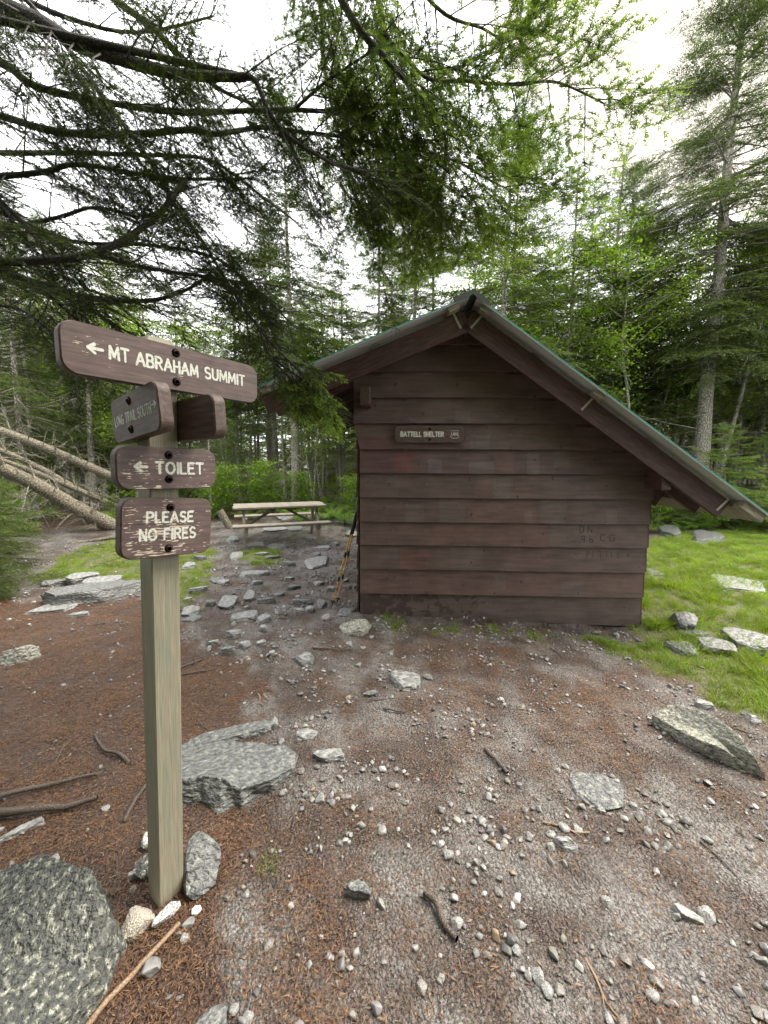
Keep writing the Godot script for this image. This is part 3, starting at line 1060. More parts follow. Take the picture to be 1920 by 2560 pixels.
func leafy(sd: int, o: Dictionary, clusters: Array) -> Dictionary:
	var r := RandomNumberGenerator.new()
	r.seed = sd
	var wood := MB.new()
	var crown := [PackedVector3Array(), PackedColorArray()]
	var hgt: float = o.h
	var stems: int = o.get("stems", 1)
	for sN in stems:
		var lean := Vector3(r.randf_range(-1, 1), 0, r.randf_range(-1, 1)) * (0.18 if stems > 1 else 0.06)
		var pts := []
		for i in 6:
			var f := i / 5.0
			pts.append(Vector3(lean.x * hgt * f, hgt * 0.92 * f - 0.1, lean.z * hgt * f) + Vector3(r.randf_range(-1, 1), 0, r.randf_range(-1, 1)) * 0.05 * f * hgt * 0.4)
		var line := smooth_line(pts, 3)
		tube(wood, line, taper(line.size(), o.r, o.r * 0.15), 7, false, 0.08)
		var y: float = o.base
		while y < hgt * 0.95:
			var ta := line[clampi(int(y / (hgt * 0.92) * (line.size() - 1)), 0, line.size() - 1)]
			var f = (y - o.base) / (hgt - o.base)
			var L: float = o.wide * (0.35 + 0.65 * sin(PI * clampf(f * 0.8 + 0.15, 0, 1))) * r.randf_range(0.6, 1.1)
			var a := r.randf() * TAU
			var d := Vector3(cos(a), r.randf_range(0.1, 0.7), sin(a)).normalized()
			var p0 := Vector3(ta.x, y, ta.z)
			var end := p0 + d * L
			tube(wood, PackedVector3Array([p0, p0 + d * L * 0.5 + Vector3(0, 0.04 * L, 0), end]), PackedFloat32Array([o.r * 0.3, o.r * 0.18, 0.003]), 4, false)
			var n := maxi(2, int(L / o.gap))
			for i in n:
				var q := p0.lerp(end, 0.3 + 0.75 * (i + 0.5) / n) + Vector3(r.randfn(), r.randfn() * 0.6, r.randfn()) * 0.12 * L
				put(crown, clusters[r.randi() % clusters.size()], Transform3D(Basis(Vector3.UP, r.randf() * TAU).scaled(Vector3.ONE * r.randf_range(0.7, 1.25) * o.get("size", 1.0)), q))
			y += o.rise * r.randf_range(0.6, 1.3)
	return {"trunk": wood.mesh(o.bark), "crown": bag_mesh(crown, M.leaves)}

func plant(kind: Dictionary, called: String, at: Vector3, turn: float, scale: float, label: String, category: String, group := "", tilt := 0.0) -> Node3D:
	var t := thing(called, Vector3(at.x, gh(at.x, at.z) + at.y, at.z), turn, label, category, group)
	t.scale = Vector3.ONE * scale
	if tilt != 0.0:
		t.rotation.z = tilt
	part(t, "trunk" if category == "tree" else "stem", kind.trunk)
	var c := part(t, "crown" if category == "tree" else "foliage", kind.crown)
	c.set_meta("kind", "stuff")
	return t

# ---------------------------------------------------------------- the signpost
func bolt(parent: Node, x: float, y: float, z: float) -> void:
	var ring := MB.new()
	tube(ring, PackedVector3Array([Vector3(x, y, z - 0.004), Vector3(x, y, z + 0.0012)]), PackedFloat32Array([0.0125, 0.0125]), 16)
	var o := part(parent, "bolt", ring.mesh(M.steel_dark))
	var head := MB.new()
	tube(head, PackedVector3Array([Vector3(x, y, z), Vector3(x, y, z + 0.005), Vector3(x, y, z + 0.0065)]), PackedFloat32Array([0.0088, 0.0088, 0.0066]), 12)
	head.mesh(M.steel, o.mesh)

func sign_board(parent: Node, called: String, mid: Vector3, across: Vector3, facing: Vector3, tilt: float, w: float, h: float, r: float, face: Material, words: Array, bolts: Array, label: String) -> Node3D:
	var x := (across * cos(tilt) + Vector3.UP * sin(tilt)).normalized()
	var z := (facing - x * facing.dot(x)).normalized()
	var b := Basis(x, z.cross(x), z)
	var depth := 0.04
	var o := part(parent, called, plate(round_rect(w, h, r), depth, 0.004, face, M.sign_edge), Transform3D(b, mid))
	if label:
		o.set_meta("label", label)
	if words:
		for q in words:
			var t := MB.new()
			letters(t, q[0], q[1], q[2], q[3], q[4], q[5])
			part(o, "arrow" if q[0] in ["<", ">"] else "lettering", t.mesh(M.white), Transform3D(Basis(), Vector3(0, 0, depth)))
	for q in bolts:
		bolt(o, q[0], q[1], depth)
	return o

func make_signpost() -> void:
	var at := V(-0.83, 0, -1.273)
	var post := thing("signpost", at, 0, "weathered square wooden post carrying five brown trail signs", "signpost")
	var th := deg_to_rad(54)
	var n := Vector3(sin(th), 0, cos(th))
	var t := Vector3(cos(th), 0, -sin(th))
	var lean := Vector3(0.0527, 1, 0)
	# the post: four faces with eased corners and a bevelled top
	var y := lean.normalized()
	var z := (n - y * n.dot(y)).normalized()
	var b := Basis(y.cross(z), y, z)
	var m := MB.new()
	var e := 0.0035
	var hw := 0.0445
	var ring := []
	for k in 4:
		var a := k * PI / 2
		var dx := Vector3(cos(a), 0, -sin(a))
		var dz := Vector3(sin(a), 0, cos(a))
		ring.append(dz * hw - dx * (hw - e))
		ring.append(dz * hw + dx * (hw - e))
	var levels := [-0.3, 0.4, 0.8, 1.2, 1.6, 2.005]
	for i in levels.size() - 1:
		for k in 8:
			var k2 := (k + 1) % 8
			var p0: Vector3 = ring[k] + Vector3.UP * levels[i]
			var p1: Vector3 = ring[k2] + Vector3.UP * levels[i]
			var p2: Vector3 = ring[k2] + Vector3.UP * levels[i + 1]
			var p3: Vector3 = ring[k] + Vector3.UP * levels[i + 1]
			var u0 := 0.02 if k % 2 == 0 else 0.98
			var u1 := 0.98 if k % 2 == 0 else 1.02
			var sh := 0.13 * (k / 2)
			m.quad(p0, p3, p2, p1, Vector2(u0 + sh, -levels[i] * 0.42), Vector2(u0 + sh, -levels[i + 1] * 0.42), Vector2(u1 + sh, -levels[i + 1] * 0.42), Vector2(u1 + sh, -levels[i] * 0.42))
	var tops := []
	for q in ring:
		tops.append((q as Vector3) * 0.8 + Vector3.UP * 2.024)
	for k in 8:
		var k2 := (k + 1) % 8
		m.quad(ring[k] + Vector3.UP * 2.005, tops[k], tops[k2], ring[k2] + Vector3.UP * 2.005, Vector2(0.1, 0), Vector2(0.1, 0.03), Vector2(0.9, 0.03), Vector2(0.9, 0))
	tops.reverse()
	m.poly(tops)
	part(post, "post", m.mesh(M.post_wood), Transform3D(b, Vector3.ZERO))
	var ax := func(hh: float) -> Vector3: return lean * hh
	var f := hw + 0.0005
	sign_board(post, "summit_sign", ax.call(1.928) + n * f + t * (0.0276), t, n, -0.022, 0.583, 0.133, 0.036, sign_paint(201, 0.6, 0.15, 0.12, [[-0.21, 0.02, 0.1, 0.05, 0.42], [-0.02, 0.0, 0.09, 0.03, 0.32]]),
		[["<", -0.232, -0.199, 0.006, 0.024, 0.008], ["MT", -0.183, -0.137, 0.005, 0.033, 0.0066], ["ABRAHAM", -0.117, 0.062, 0.004, 0.034, 0.0066], ["SUMMIT", 0.088, 0.234, 0.006, 0.034, 0.0066]], [[-0.004, 0.046], [-0.006, -0.041]], "long sign reading MT ABRAHAM SUMMIT with a left arrow")
	sign_board(post, "toilet_sign", ax.call(1.62) + n * f + t * 0.002, t, n, -0.036, 0.305, 0.13, 0.036, sign_paint(211, 0.32, 0.15, 0.36, [[-0.09, -0.005, 0.07, 0.04, 0.4], [0.09, -0.06, 0.1, 0.02, 0.4], [-0.06, -0.06, 0.1, 0.014, 0.4]]),
		[["<", -0.103, -0.07, 0.003, 0.025, 0.0085], ["TOILET", -0.045, 0.104, 0.001, 0.034, 0.0072]], [[-0.006, 0.041], [-0.007, -0.034]], "sign reading TOILET with a left arrow")
	sign_board(post, "no_fires_sign", ax.call(1.431) + n * f - t * 0.004, t, n, -0.088, 0.28, 0.187, 0.034, sign_paint(221, 0.3, 0.2, 0.44, [[0.0, -0.02, 0.11, 0.035, 0.42], [-0.09, 0.0, 0.06, 0.1, 0.2], [-0.03, -0.075, 0.12, 0.02, 0.45], [0.0, 0.02, 0.1, 0.02, 0.3]], [[-0.14, 0.07, 0.014, 0.014]]),
		[["PLEASE", -0.069, 0.073, 0.034, 0.032, 0.0068], ["NO FIRES", -0.088, 0.082, -0.02, 0.034, 0.0068]], [[0.0, 0.065], [-0.003, -0.067]], "peeling sign reading PLEASE NO FIRES")
	sign_board(post, "trail_sign", ax.call(1.781) - t * f + n * 0.043, n, -t, 0.11, 0.325, 0.137, 0.03, sign_paint(231, 0.34, 0.16, 0.14, []),
		[["LONG TRAIL SOUTH", -0.138, 0.118, -0.002, 0.028, 0.005], [">", 0.126, 0.152, 0.004, 0.02, 0.005]], [[-0.018, 0.043], [-0.026, -0.04]], "sign reading LONG TRAIL SOUTH, facing away to the side")
	sign_board(post, "trail_sign", ax.call(1.772) + t * f + n * 0.05, -n, t, -0.03, 0.42, 0.128, 0.03, M.paint, [], [[0.0, 0.04], [0.0, -0.04]], "back of a dark trail sign facing the other way")

# ---------------------------------------------------------------- the shelter
func along(p: Vector3, q: Vector3, wide: Vector3, w: float, h: float, e: float, m: Material) -> Array:
	# a beam from p to q; wide is the direction of its side w, h the remaining side
	var x := (q - p).normalized()
	var z := (wide - x * wide.dot(x)).normalized()
	return [bevel_box(Vector3((q - p).length(), h, w), e, m), Transform3D(Basis(x, z.cross(x), z), (p + q) * 0.5)]

func make_shelter() -> void:
	var s := thing("trail_shelter", V(-0.249, 0, -3.975), deg_to_rad(-2), "small brown clapboard trail shelter with a metal gable roof", "shelter")
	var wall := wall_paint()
	var rows := [0.0, 0.2467, 0.5138, 0.772, 1.0166, 1.268, 1.517, 1.757, 2.012, 2.262, 2.51, 2.76, 2.965]
	var lefts := func(h: float) -> float: return maxf(0.0 if h < 2.0 else -0.058, 1.018 + (h - 2.985) / 0.40)
	var rights := func(h: float) -> float: return minf(2.93, 1.018 - (h - 2.985) / 0.696)
	var depth := 3.4
	# the gable: lapped boards, each one set out at its lower edge
	for i in 12:
		var hb: float = rows[i]
		var ht: float = rows[i + 1] + 0.022
		var m := MB.new()
		var seg := 30
		var last := []
		for k in seg + 1:
			var f := float(k) / seg
			var ab: float = lerpf(lefts.call(hb), rights.call(hb), f)
			var at: float = lerpf(lefts.call(ht), maxf(rights.call(ht), lefts.call(ht) + 0.02), f)
			var wob := 0.006 * fine.get_noise_2d(ab * 60 + i * 31, i * 17.0)
			var hb2 := hb + wob
			if i == 0:
				hb2 = lerpf(0.0, -0.064, f) + wob
			var out := 0.047 + 0.003 * fine.get_noise_2d(ab * 14, i * 7.0)
			var row := [Vector3(ab, hb2, out - 0.024), Vector3(ab, hb2, out - 0.002), Vector3(ab, hb2 + 0.003, out), Vector3(at, ht, 0.012), Vector3(at, ht, 0.0)]
			if last:
				for q in 4:
					var a: Vector3 = last[q]
					var b: Vector3 = row[q]
					var c: Vector3 = row[q + 1]
					var d: Vector3 = last[q + 1]
					var uv := []
					for w in [a, b, c, d]:
						uv.append(Vector2((w.x + 0.1) / 3.2, 1.0 - (w.y + 0.1) / 3.2))
					m.quad(a, d, c, b, uv[0], uv[3], uv[2], uv[1])
			for end in [0, seg]:
				if k == end:
					var uv := []
					for w in row:
						uv.append(Vector2((w.x + 0.1) / 3.2, 1.0 - (w.y + 0.1) / 3.2))
					m.quad(row[0], row[1], row[3], row[4], uv[0], uv[1], uv[3], uv[4])
			last = row
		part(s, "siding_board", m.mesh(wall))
	# the side walls, lapped as well; the side to the picnic area is boarded only beside the corner
	for side in [[-0.012, -1.0, 0.85, 8], [2.942, 1.0, depth, 6]]:
		for i in side[3]:
			var hb: float = rows[i] - (0.05 if i == 0 else 0.0)
			var ht: float = rows[i + 1] + 0.02
			var L: float = side[2]
			var m := MB.new()
			var x0: float = side[0]
			var sg: float = side[1]
			var prof := [Vector2(x0 + sg * 0.006, hb), Vector2(x0 + sg * 0.03, hb), Vector2(x0 + sg * 0.012, ht), Vector2(x0, ht)]
			for q in 4:
				var a: Vector2 = prof[q]
				var b: Vector2 = prof[(q + 1) % 4]
				m.quad(Vector3(a.x, a.y, 0.002), Vector3(b.x, b.y, 0.002), Vector3(b.x, b.y, -L), Vector3(a.x, a.y, -L))
			for zz in [0.002, -L]:
				m.poly([Vector3(prof[0].x, prof[0].y, zz), Vector3(prof[1].x, prof[1].y, zz), Vector3(prof[2].x, prof[2].y, zz), Vector3(prof[3].x, prof[3].y, zz)])
			part(s, "siding_board", m.mesh(M.paint))
	# back wall, floor and posts
	part(s, "back_wall", bevel_box(Vector3(2.93, 2.3, 0.03), 0.003, M.paint), Transform3D(Basis(), Vector3(1.465, 1.15, -depth)))
	part(s, "platform", bevel_box(Vector3(2.8, 0.06, depth - 0.12), 0.005, M.trim), Transform3D(Basis(), Vector3(1.46, 0.45, -depth / 2)))
	for z in [-0.07, -depth + 0.09]:
		part(s, "corner_post", bevel_box(Vector3(0.09, 2.2, 0.09), 0.004, M.trim), Transform3D(Basis(), Vector3(0.06, 1.12, z)))
		part(s, "corner_post", bevel_box(Vector3(0.09, 1.5, 0.09), 0.004, M.trim), Transform3D(Basis(), Vector3(2.86, 0.77, z)))
	for q in [Vector3(0.1, 0, -0.1), Vector3(2.75, 0, -0.15), Vector3(1.4, 0, -0.15), Vector3(2.75, 0, -3.2), Vector3(0.1, 0, -3.2)]:
		part(s, "foundation_stone", stone_mesh(int(q.x * 100) + 900, 2, "slab", M.rock_lichen, Vector3(0.2, 0.09, 0.16)), Transform3D(Basis(), q + Vector3(0, -0.07, 0)))
	# plates that carry the rafters, running out under the gable overhang
	for q in [[0.075, 2.245, 0.275], [2.9, 1.47, 0.275]]:
		var w := along(Vector3(q[0], q[1], q[2]), Vector3(q[0], q[1], -depth), Vector3.RIGHT, 0.09, 0.17, 0.004, M.trim)
		part(s, "wall_plate", w[0], w[1])
	# rafters
	var peak := Vector2(1.018, 2.995)
	var sr := Vector2(1, -0.696).normalized()
	var zs := [0.281, 0.0, -0.6, -1.2, -1.8, -2.4, -3.0, -3.42]
	for z in zs:
		var d: float = 0.3 - z
		# short slope to the lawn
		var tail := Vector2(3.43, 1.208)
		var nr := Vector2(sr.y, -sr.x) * 0.09
		var p := peak + nr * 0.98
		var w := along(Vector3(p.x + 0.03, p.y - 0.02, z), Vector3(tail.x, tail.y, z), Vector3.BACK, 0.038, 0.18, 0.004, M.trim)
		part(s, "rafter", w[0], w[1])
		# long low slope to the picnic area
		var tl := Vector2(-0.836 + 0.03 * d, 2.07 + 0.031 * d)
		var sl := (peak - Vector2(-0.9, 2.24 + 0.031 * d)).normalized()
		var nl := Vector2(-sl.y, sl.x) * 0.09
		var q0 := tl + nl * 0.98
		var q1 := Vector2(1.0, 0) + Vector2(0, q0.y + (1.0 - q0.x) * sl.y / sl.x)
		w = along(Vector3(q0.x, q0.y, z), Vector3(q1.x, q1.y, z), Vector3.BACK, 0.038, 0.18, 0.004, M.trim)
		part(s, "rafter", w[0], w[1])
	var ridge := along(Vector3(1.012, 2.9, 0.26), Vector3(1.012, 2.9, -depth), Vector3.UP, 0.17, 0.038, 0.004, M.trim)
	part(s, "ridge_board", ridge[0], ridge[1])
	# purlins laid flat over the rafters, their weathered ends showing; steel straps hold them down
	var dr := Vector2(1, -0.696).normalized()
	var ur := Vector2(0.696, 1).normalized()
	var dl := Vector2(1, 0.40).normalized()
	var ul := Vector2(-0.40, 1).normalized()
	for k in [[0.13, 0.105, M.grey_wood, 1], [1.38, 0.105, M.grey_wood, 1], [0.75, 0.1, M.grey_wood, 0], [2.1, 0.1, M.grey_wood, 0], [3.17, 0.24, M.grey_wood, 2]]:
		var c: Vector2 = peak + Vector2(0, 0.012) + dr * k[0] + ur * 0.0215
		var zf := 0.385 if k[3] > 0 else 0.2
		var hi := 0.075 if k[3] == 2 else 0.042
		var cc := c - ur * (hi - 0.042) * 0.5
		var bx := bevel_box(Vector3(k[1], hi, zf + depth + 0.1), 0.004, k[2])
		part(s, "purlin", bx, Transform3D(Basis(Vector3(dr.x, dr.y, 0), Vector3(ur.x, ur.y, 0), Vector3.BACK), Vector3(cc.x, cc.y, (zf - depth - 0.1) / 2)))
		if k[3] > 0:
			var sp := c - ur * 0.085 - dr * (0.0 if k[3] == 1 else 0.2)
			part(s, "strap", bevel_box(Vector3(0.02, 0.15, 0.004), 0.001, M.strap), Transform3D(Basis(Vector3(dr.x, dr.y, 0), Vector3(ur.x, ur.y, 0), Vector3.BACK).rotated(Vector3.BACK, -0.12), Vector3(sp.x - 0.01, sp.y, 0.3035)))
	for k in [[0.16, 0.105, 1], [0.9, 0.1, 0], [1.5, 0.1, 0], [2.02, 0.12, 2]]:
		var c: Vector2 = peak + Vector2(0, 0.012) - dl * k[0] + ul * 0.0215
		var zf := 0.385 if k[2] > 0 else 0.2
		var bx := bevel_box(Vector3(k[1], 0.042, zf + depth + 0.1), 0.004, M.grey_wood)
		part(s, "purlin", bx, Transform3D(Basis(Vector3(dl.x, dl.y, 0), Vector3(ul.x, ul.y, 0), Vector3.BACK).rotated(Vector3.UP, 0.0), Vector3(c.x, c.y, (zf - depth - 0.1) / 2)))
		if k[2] == 1:
			var sp := c - ul * 0.085
			part(s, "strap", bevel_box(Vector3(0.02, 0.15, 0.004), 0.001, M.strap), Transform3D(Basis(Vector3(dl.x, dl.y, 0), Vector3(ul.x, ul.y, 0), Vector3.BACK).rotated(Vector3.BACK, 0.12), Vector3(sp.x + 0.01, sp.y, 0.3035)))
	# ribbed sheet metal, a green upper side over a bare grey underside
	var zb := -depth - 0.35
	for q in [[dr, ur, 3.34, 1.0, 0.0], [Vector2(-dl.x, -dl.y), ul, 2.1, -1.0, 0.031]]:
		for layer in [[0.0, 0.003, M.roof_under, "roof_underside"], [0.0035, 0.012, M.roof_top, "roof_sheet"]]:
			var m := MB.new()
			var o: Vector2 = peak + Vector2(0, 0.012) + q[1] * (0.0445 + layer[0]) + q[0] * 0.012
			var z := 0.41
			var prev := []
			while z > zb:
				var prof := [[z, 0.0], [z - 0.18, 0.0], [z - 0.192, 0.017], [z - 0.212, 0.017], [z - 0.224, 0.0]]
				for w in prof:
					var up: float = w[1]
					var d: float = q[4] * (0.41 - w[0])
					var a: Vector2 = o + q[1] * up
					var b: Vector2 = o + q[0] * q[2] + q[1] * up + Vector2(0, d)
					var row := [Vector3(a.x, a.y, w[0]), Vector3(b.x, b.y, w[0])]
					var t: Vector2 = q[1] * layer[1]
					row.append(row[0] + Vector3(t.x, t.y, 0))
					row.append(row[1] + Vector3(t.x, t.y, 0))
					if prev:
						m.quad(prev[0], prev[1], row[1], row[0])
						m.quad(prev[2], row[2], row[3], prev[3])
						m.quad(prev[1], prev[3], row[3], row[1])
						m.quad(prev[0], row[0], row[2], prev[2])
					else:
						m.quad(row[0], row[2], row[3], row[1])
					prev = row
				z -= 0.224
			part(s, layer[3], m.mesh(layer[2]))
	# the folded ridge cap
	var cap := MB.new()
	var pr := []
	var top := peak + Vector2(0, 0.105)
	for w in [-dl * 0.17, -dl * 0.04 + Vector2(0, 0.002), Vector2(0.0, 0.006), dr * 0.04 + Vector2(0, 0.002), dr * 0.17]:
		pr.append(top + w)
	for k in 4:
		for t in [0.0, -0.003]:
			var a: Vector2 = pr[k] + Vector2(0, t)
			var b: Vector2 = pr[k + 1] + Vector2(0, t)
			cap.quad(Vector3(a.x, a.y, 0.43), Vector3(b.x, b.y, 0.43), Vector3(b.x, b.y, zb), Vector3(a.x, a.y, zb))
		var c: Vector2 = pr[k]
		var d: Vector2 = pr[k + 1]
		var low := Vector2(0, -0.05)
		cap.quad(Vector3(c.x, c.y, 0.43), Vector3(d.x, d.y, 0.43), Vector3(d.x, d.y - 0.045, 0.428), Vector3(c.x, c.y - 0.045, 0.428))
	part(s, "ridge_cap", cap.mesh(M.ridge))
	# the name board screwed to the gable
	var yaw := Basis(Vector3.UP, deg_to_rad(-2))
	var mid: Vector3 = V(-0.249, 0, -3.975) + yaw * Vector3(0.7, 1.905, 0.046)
	var nb := thing("name_board", mid, deg_to_rad(-2), "small brown board reading BATTELL SHELTER on the gable wall", "sign")
	part(nb, "board", plate(round_rect(0.69, 0.165, 0.045), 0.03, 0.004, sign_paint(241, 0.72, 0.18, 0.0, []), M.sign_edge))
	var t := MB.new()
	letters(t, "BATTELL SHELTER", -0.285, 0.135, 0.0, 0.042, 0.0125)
	part(nb, "lettering", t.mesh(M.white), Transform3D(Basis(), Vector3(0, 0, 0.03)))
	# the emblem: a shield outline with U, a tree and S
	var em := MB.new()
	letters(em, "U", 0.214, 0.232, 0.002, 0.026, 0.006)
	letters(em, "S", 0.262, 0.281, 0.002, 0.026, 0.006)
	letters(em, "I", 0.2465, 0.2475, 0.0, 0.04, 0.005)
	letters(em, "A", 0.236, 0.258, 0.006, 0.026, 0.005)
	var sh := []
	for p in [[0.209, 0.03], [0.214, 0.036], [0.247, 0.032], [0.28, 0.036], [0.285, 0.03]]:
		sh.append(Vector2(p[0], p[1]))
	stroke(em, sh, 0.004, 0.0014)
	sh = []
	for p in [[0.206, -0.012], [0.209, -0.028], [0.225, -0.037], [0.247, -0.039], [0.269, -0.037], [0.285, -0.028], [0.288, -0.012]]:
		sh.append(Vector2(p[0], p[1]))
	stroke(em, sh, 0.005, 0.0014)
	part(nb, "emblem", em.mesh(M.white), Transform3D(Basis(), Vector3(0, 0, 0.03)))
	bolt(nb, 0.0, 0.052, 0.03)
	bolt(nb, 0.0, -0.052, 0.03)

func stroke(b: MB, pts: Array, w: float, z: float) -> void:
	for i in pts.size() - 1:
		var p: Vector2 = pts[i]
		var q: Vector2 = pts[i + 1]
		var d := (q - p).normalized() * w * 0.5
		var s := Vector2(-d.y, d.x)
		var zz := z + 0.00003 * i
		b.poly([Vector3(p.x - s.x - d.x * 0.5, p.y - s.y - d.y * 0.5, zz), Vector3(p.x + s.x - d.x * 0.5, p.y + s.y - d.y * 0.5, zz), Vector3(q.x + s.x + d.x * 0.5, q.y + s.y + d.y * 0.5, zz), Vector3(q.x - s.x + d.x * 0.5, q.y - s.y + d.y * 0.5, zz)])

# ---------------------------------------------------------------- picnic table, poles, logs
func make_table() -> void:
	var t := thing("picnic_table", V(-2.13, gh(-2.13, -7.8), -7.82), deg_to_rad(20), "weathered grey wooden picnic table with attached benches", "picnic table")
	for k in 5:
		part(t, "top_plank", bevel_box(Vector3(1.78, 0.04, 0.142), 0.006, M.table_wood), Transform3D(Basis(Vector3.UP, 0.004 * (k - 2)), Vector3(0.01 * (k % 3 - 1), 0.72 + 0.002 * (k % 2), (k - 2) * 0.15)))
	for s in [-1.0, 1.0]:
		part(t, "bench_plank", bevel_box(Vector3(1.8, 0.04, 0.24), 0.006, M.table_wood), Transform3D(Basis(), Vector3(0, 0.43, s * 0.68)))
		part(t, "bench_bearer", bevel_box(Vector3(0.045, 0.11, 1.56), 0.006, M.table_wood), Transform3D(Basis(), Vector3(s * 0.66, 0.352, 0)))
		part(t, "top_bearer", bevel_box(Vector3(0.045, 0.09, 0.7), 0.006, M.table_wood), Transform3D(Basis(), Vector3(s * 0.66, 0.652, 0)))
		for q in [-1.0, 1.0]:
			var w := along(Vector3(s * 0.705, 0.7, q * 0.2), Vector3(s * 0.705, -0.05, q * 0.5), Vector3.RIGHT, 0.045, 0.13, 0.005, M.table_wood)
			part(t, "leg", w[0], w[1])
		var br := along(Vector3(s * 0.6, 0.37, 0), Vector3(s * 0.06, 0.68, 0), Vector3.BACK, 0.09, 0.045, 0.005, M.table_wood)
		part(t, "brace", br[0], br[1])

func make_poles() -> void:
	var spots := [[V(-0.582, 0.0, -4.067), V(-0.29, 1.1, -4.02), "yellow trekking pole leaning on the shelter corner, its tip farther from the wall"], [V(-0.53, 0.0, -4.13), V(-0.285, 1.09, -4.1), "yellow trekking pole leaning on the shelter corner, its tip nearer the wall"]]
	for q in spots:
		var foot: Vector3 = q[0]
		foot.y = gh(foot.x, foot.z)
		var top: Vector3 = q[1]
		var t := thing("trekking_pole", foot, 0, q[2], "trekking pole", "trekking poles against the shelter")
		var d := top - foot
		var seg := func(called: String, a: float, b: float, r0: float, r1: float, m: Material) -> void:
			var mb := MB.new()
			tube(mb, PackedVector3Array([d * a, d * b]), PackedFloat32Array([r0, r1]), 10)
			part(t, called, mb.mesh(m))
		seg.call("tip", 0.0, 0.08, 0.003, 0.006, M.black)
		seg.call("lower_shaft", 0.08, 0.38, 0.0065, 0.0065, M.yellow)
		seg.call("basket", 0.083, 0.09, 0.022, 0.02, M.black)
		seg.call("lock", 0.3, 0.345, 0.0125, 0.0125, M.black)
		seg.call("middle_shaft", 0.38, 0.78, 0.008, 0.008, M.yellow)
		seg.call("lock", 0.55, 0.6, 0.0145, 0.0145, M.black)
		seg.call("grip", 0.78, 1.0, 0.0125, 0.0165, M.black)

func make_logs() -> void:
	var list := [
		[[V(-7.75, 1.42, -7.85), V(-7.2, 1.08, -8.0), V(-6.7, 0.55, -8.35), V(-6.15, 0.08, -8.7)], 0.125, 0.165, "thick fallen log with peeling orange bark leaning into the moss"],
		[[V(-9.6, 2.5, -9.2), V(-8.5, 1.93, -9.7), V(-7.3, 1.15, -10.4), V(-5.6, 0.1, -11.6)], 0.085, 0.13, "long straight lichen-covered fallen trunk behind the thick log"],
		[[V(-9.3, 2.1, -8.6), V(-8.5, 1.66, -9.0), V(-7.7, 0.9, -9.6), V(-7.0, 0.1, -10.3)], 0.05, 0.09, "thin fallen trunk crossing above the thick log"],
		[[V(-9.9, 2.3, -8.0), V(-8.3, 1.5, -8.7), V(-7.2, 0.75, -9.4), V(-6.5, 0.2, -9.9)], 0.05, 0.075, "slender barkless fallen trunk beside the thin one"],
		[[V(-5.95, 0.03, -7.2), V(-5.4, 0.07, -7.7), V(-5.0, 0.04, -8.2)], 0.025, 0.035, "bare orange stick lying on the moss at the log's foot"]]
	for q in list:
		var line := smooth_line(q[0], 5)
		var b := MB.new()
		tube(b, line, taper(line.size(), q[1], q[2]), 16, true, 0.22)
		var r := RandomNumberGenerator.new()
		r.seed = int(q[1] * 1000)
		var t := thing("fallen_log", Vector3.ZERO, 0, q[3], "log", "fallen logs")
		part(t, "log", b.mesh(M.log))
		if q[1] > 0.04:
			for i in 30:
				var k := r.randi_range(1, line.size() - 4)
				var a := r.randf() * TAU
				var d := Vector3(cos(a), sin(a) * 0.8 + 0.2, sin(a * 1.7)).normalized()
				var s := MB.new()
				var L := r.randf_range(0.15, 0.9)
				var e := line[k] + d * L
				tube(s, PackedVector3Array([line[k], line[k] + d * L * 0.5, e + Vector3(0, -0.1 * L, 0)]), PackedFloat32Array([0.014, 0.009, 0.003]), 5)
				for w in 7:
					var a2 := r.randf() * TAU
					var d2 := (d * 0.6 + Vector3(cos(a2), sin(a2), sin(a2 * 2.3)) * 0.7).normalized()
					var st := line[k].lerp(e, r.randf_range(0.4, 1.0))
					tube(s, PackedVector3Array([st, st + d2 * r.randf_range(0.1, 0.4)]), PackedFloat32Array([0.005, 0.002]), 3, false)
				part(t, "dead_branch", s.mesh(M.bark_pale))
	# a sawn log end propped beside the table
	var lg := MB.new()
	tube(lg, PackedVector3Array([V(0.12, -0.05, 0), V(0.0, 0.18, 0), V(-0.13, 0.42, 0)]), PackedFloat32Array([0.09, 0.085, 0.085]), 14, false, 0.12)
	var cut := MB.new()
	tube(cut, PackedVector3Array([V(-0.125, 0.41, 0), V(-0.131, 0.421, 0)]), PackedFloat32Array([0.083, 0.081]), 14)
	var e := thing("log_end", V(-3.75, gh(-3.75, -9.0), -9.0), 0, "short sawn log tilted beside the picnic table", "log")
	part(e, "bark", lg.mesh(M.log))
	part(e, "sawn_face", cut.mesh(M.cut))
	# a rotten stump behind the thick log
	var sm := MB.new()
	tube(sm, PackedVector3Array([V(0, -0.1, 0), V(0, 0.25, 0), V(0.03, 0.75, 0), V(0.02, 0.86, 0.02)]), PackedFloat32Array([0.3, 0.2, 0.19, 0.1]), 14, true, 0.5)
	var stp := thing("rotten_stump", V(-6.0, gh(-6.0, -9.6), -9.6), 0, "dark rotten stump among leaves behind the thick fallen log", "stump")
	part(stp, "stump", sm.mesh(M.log))

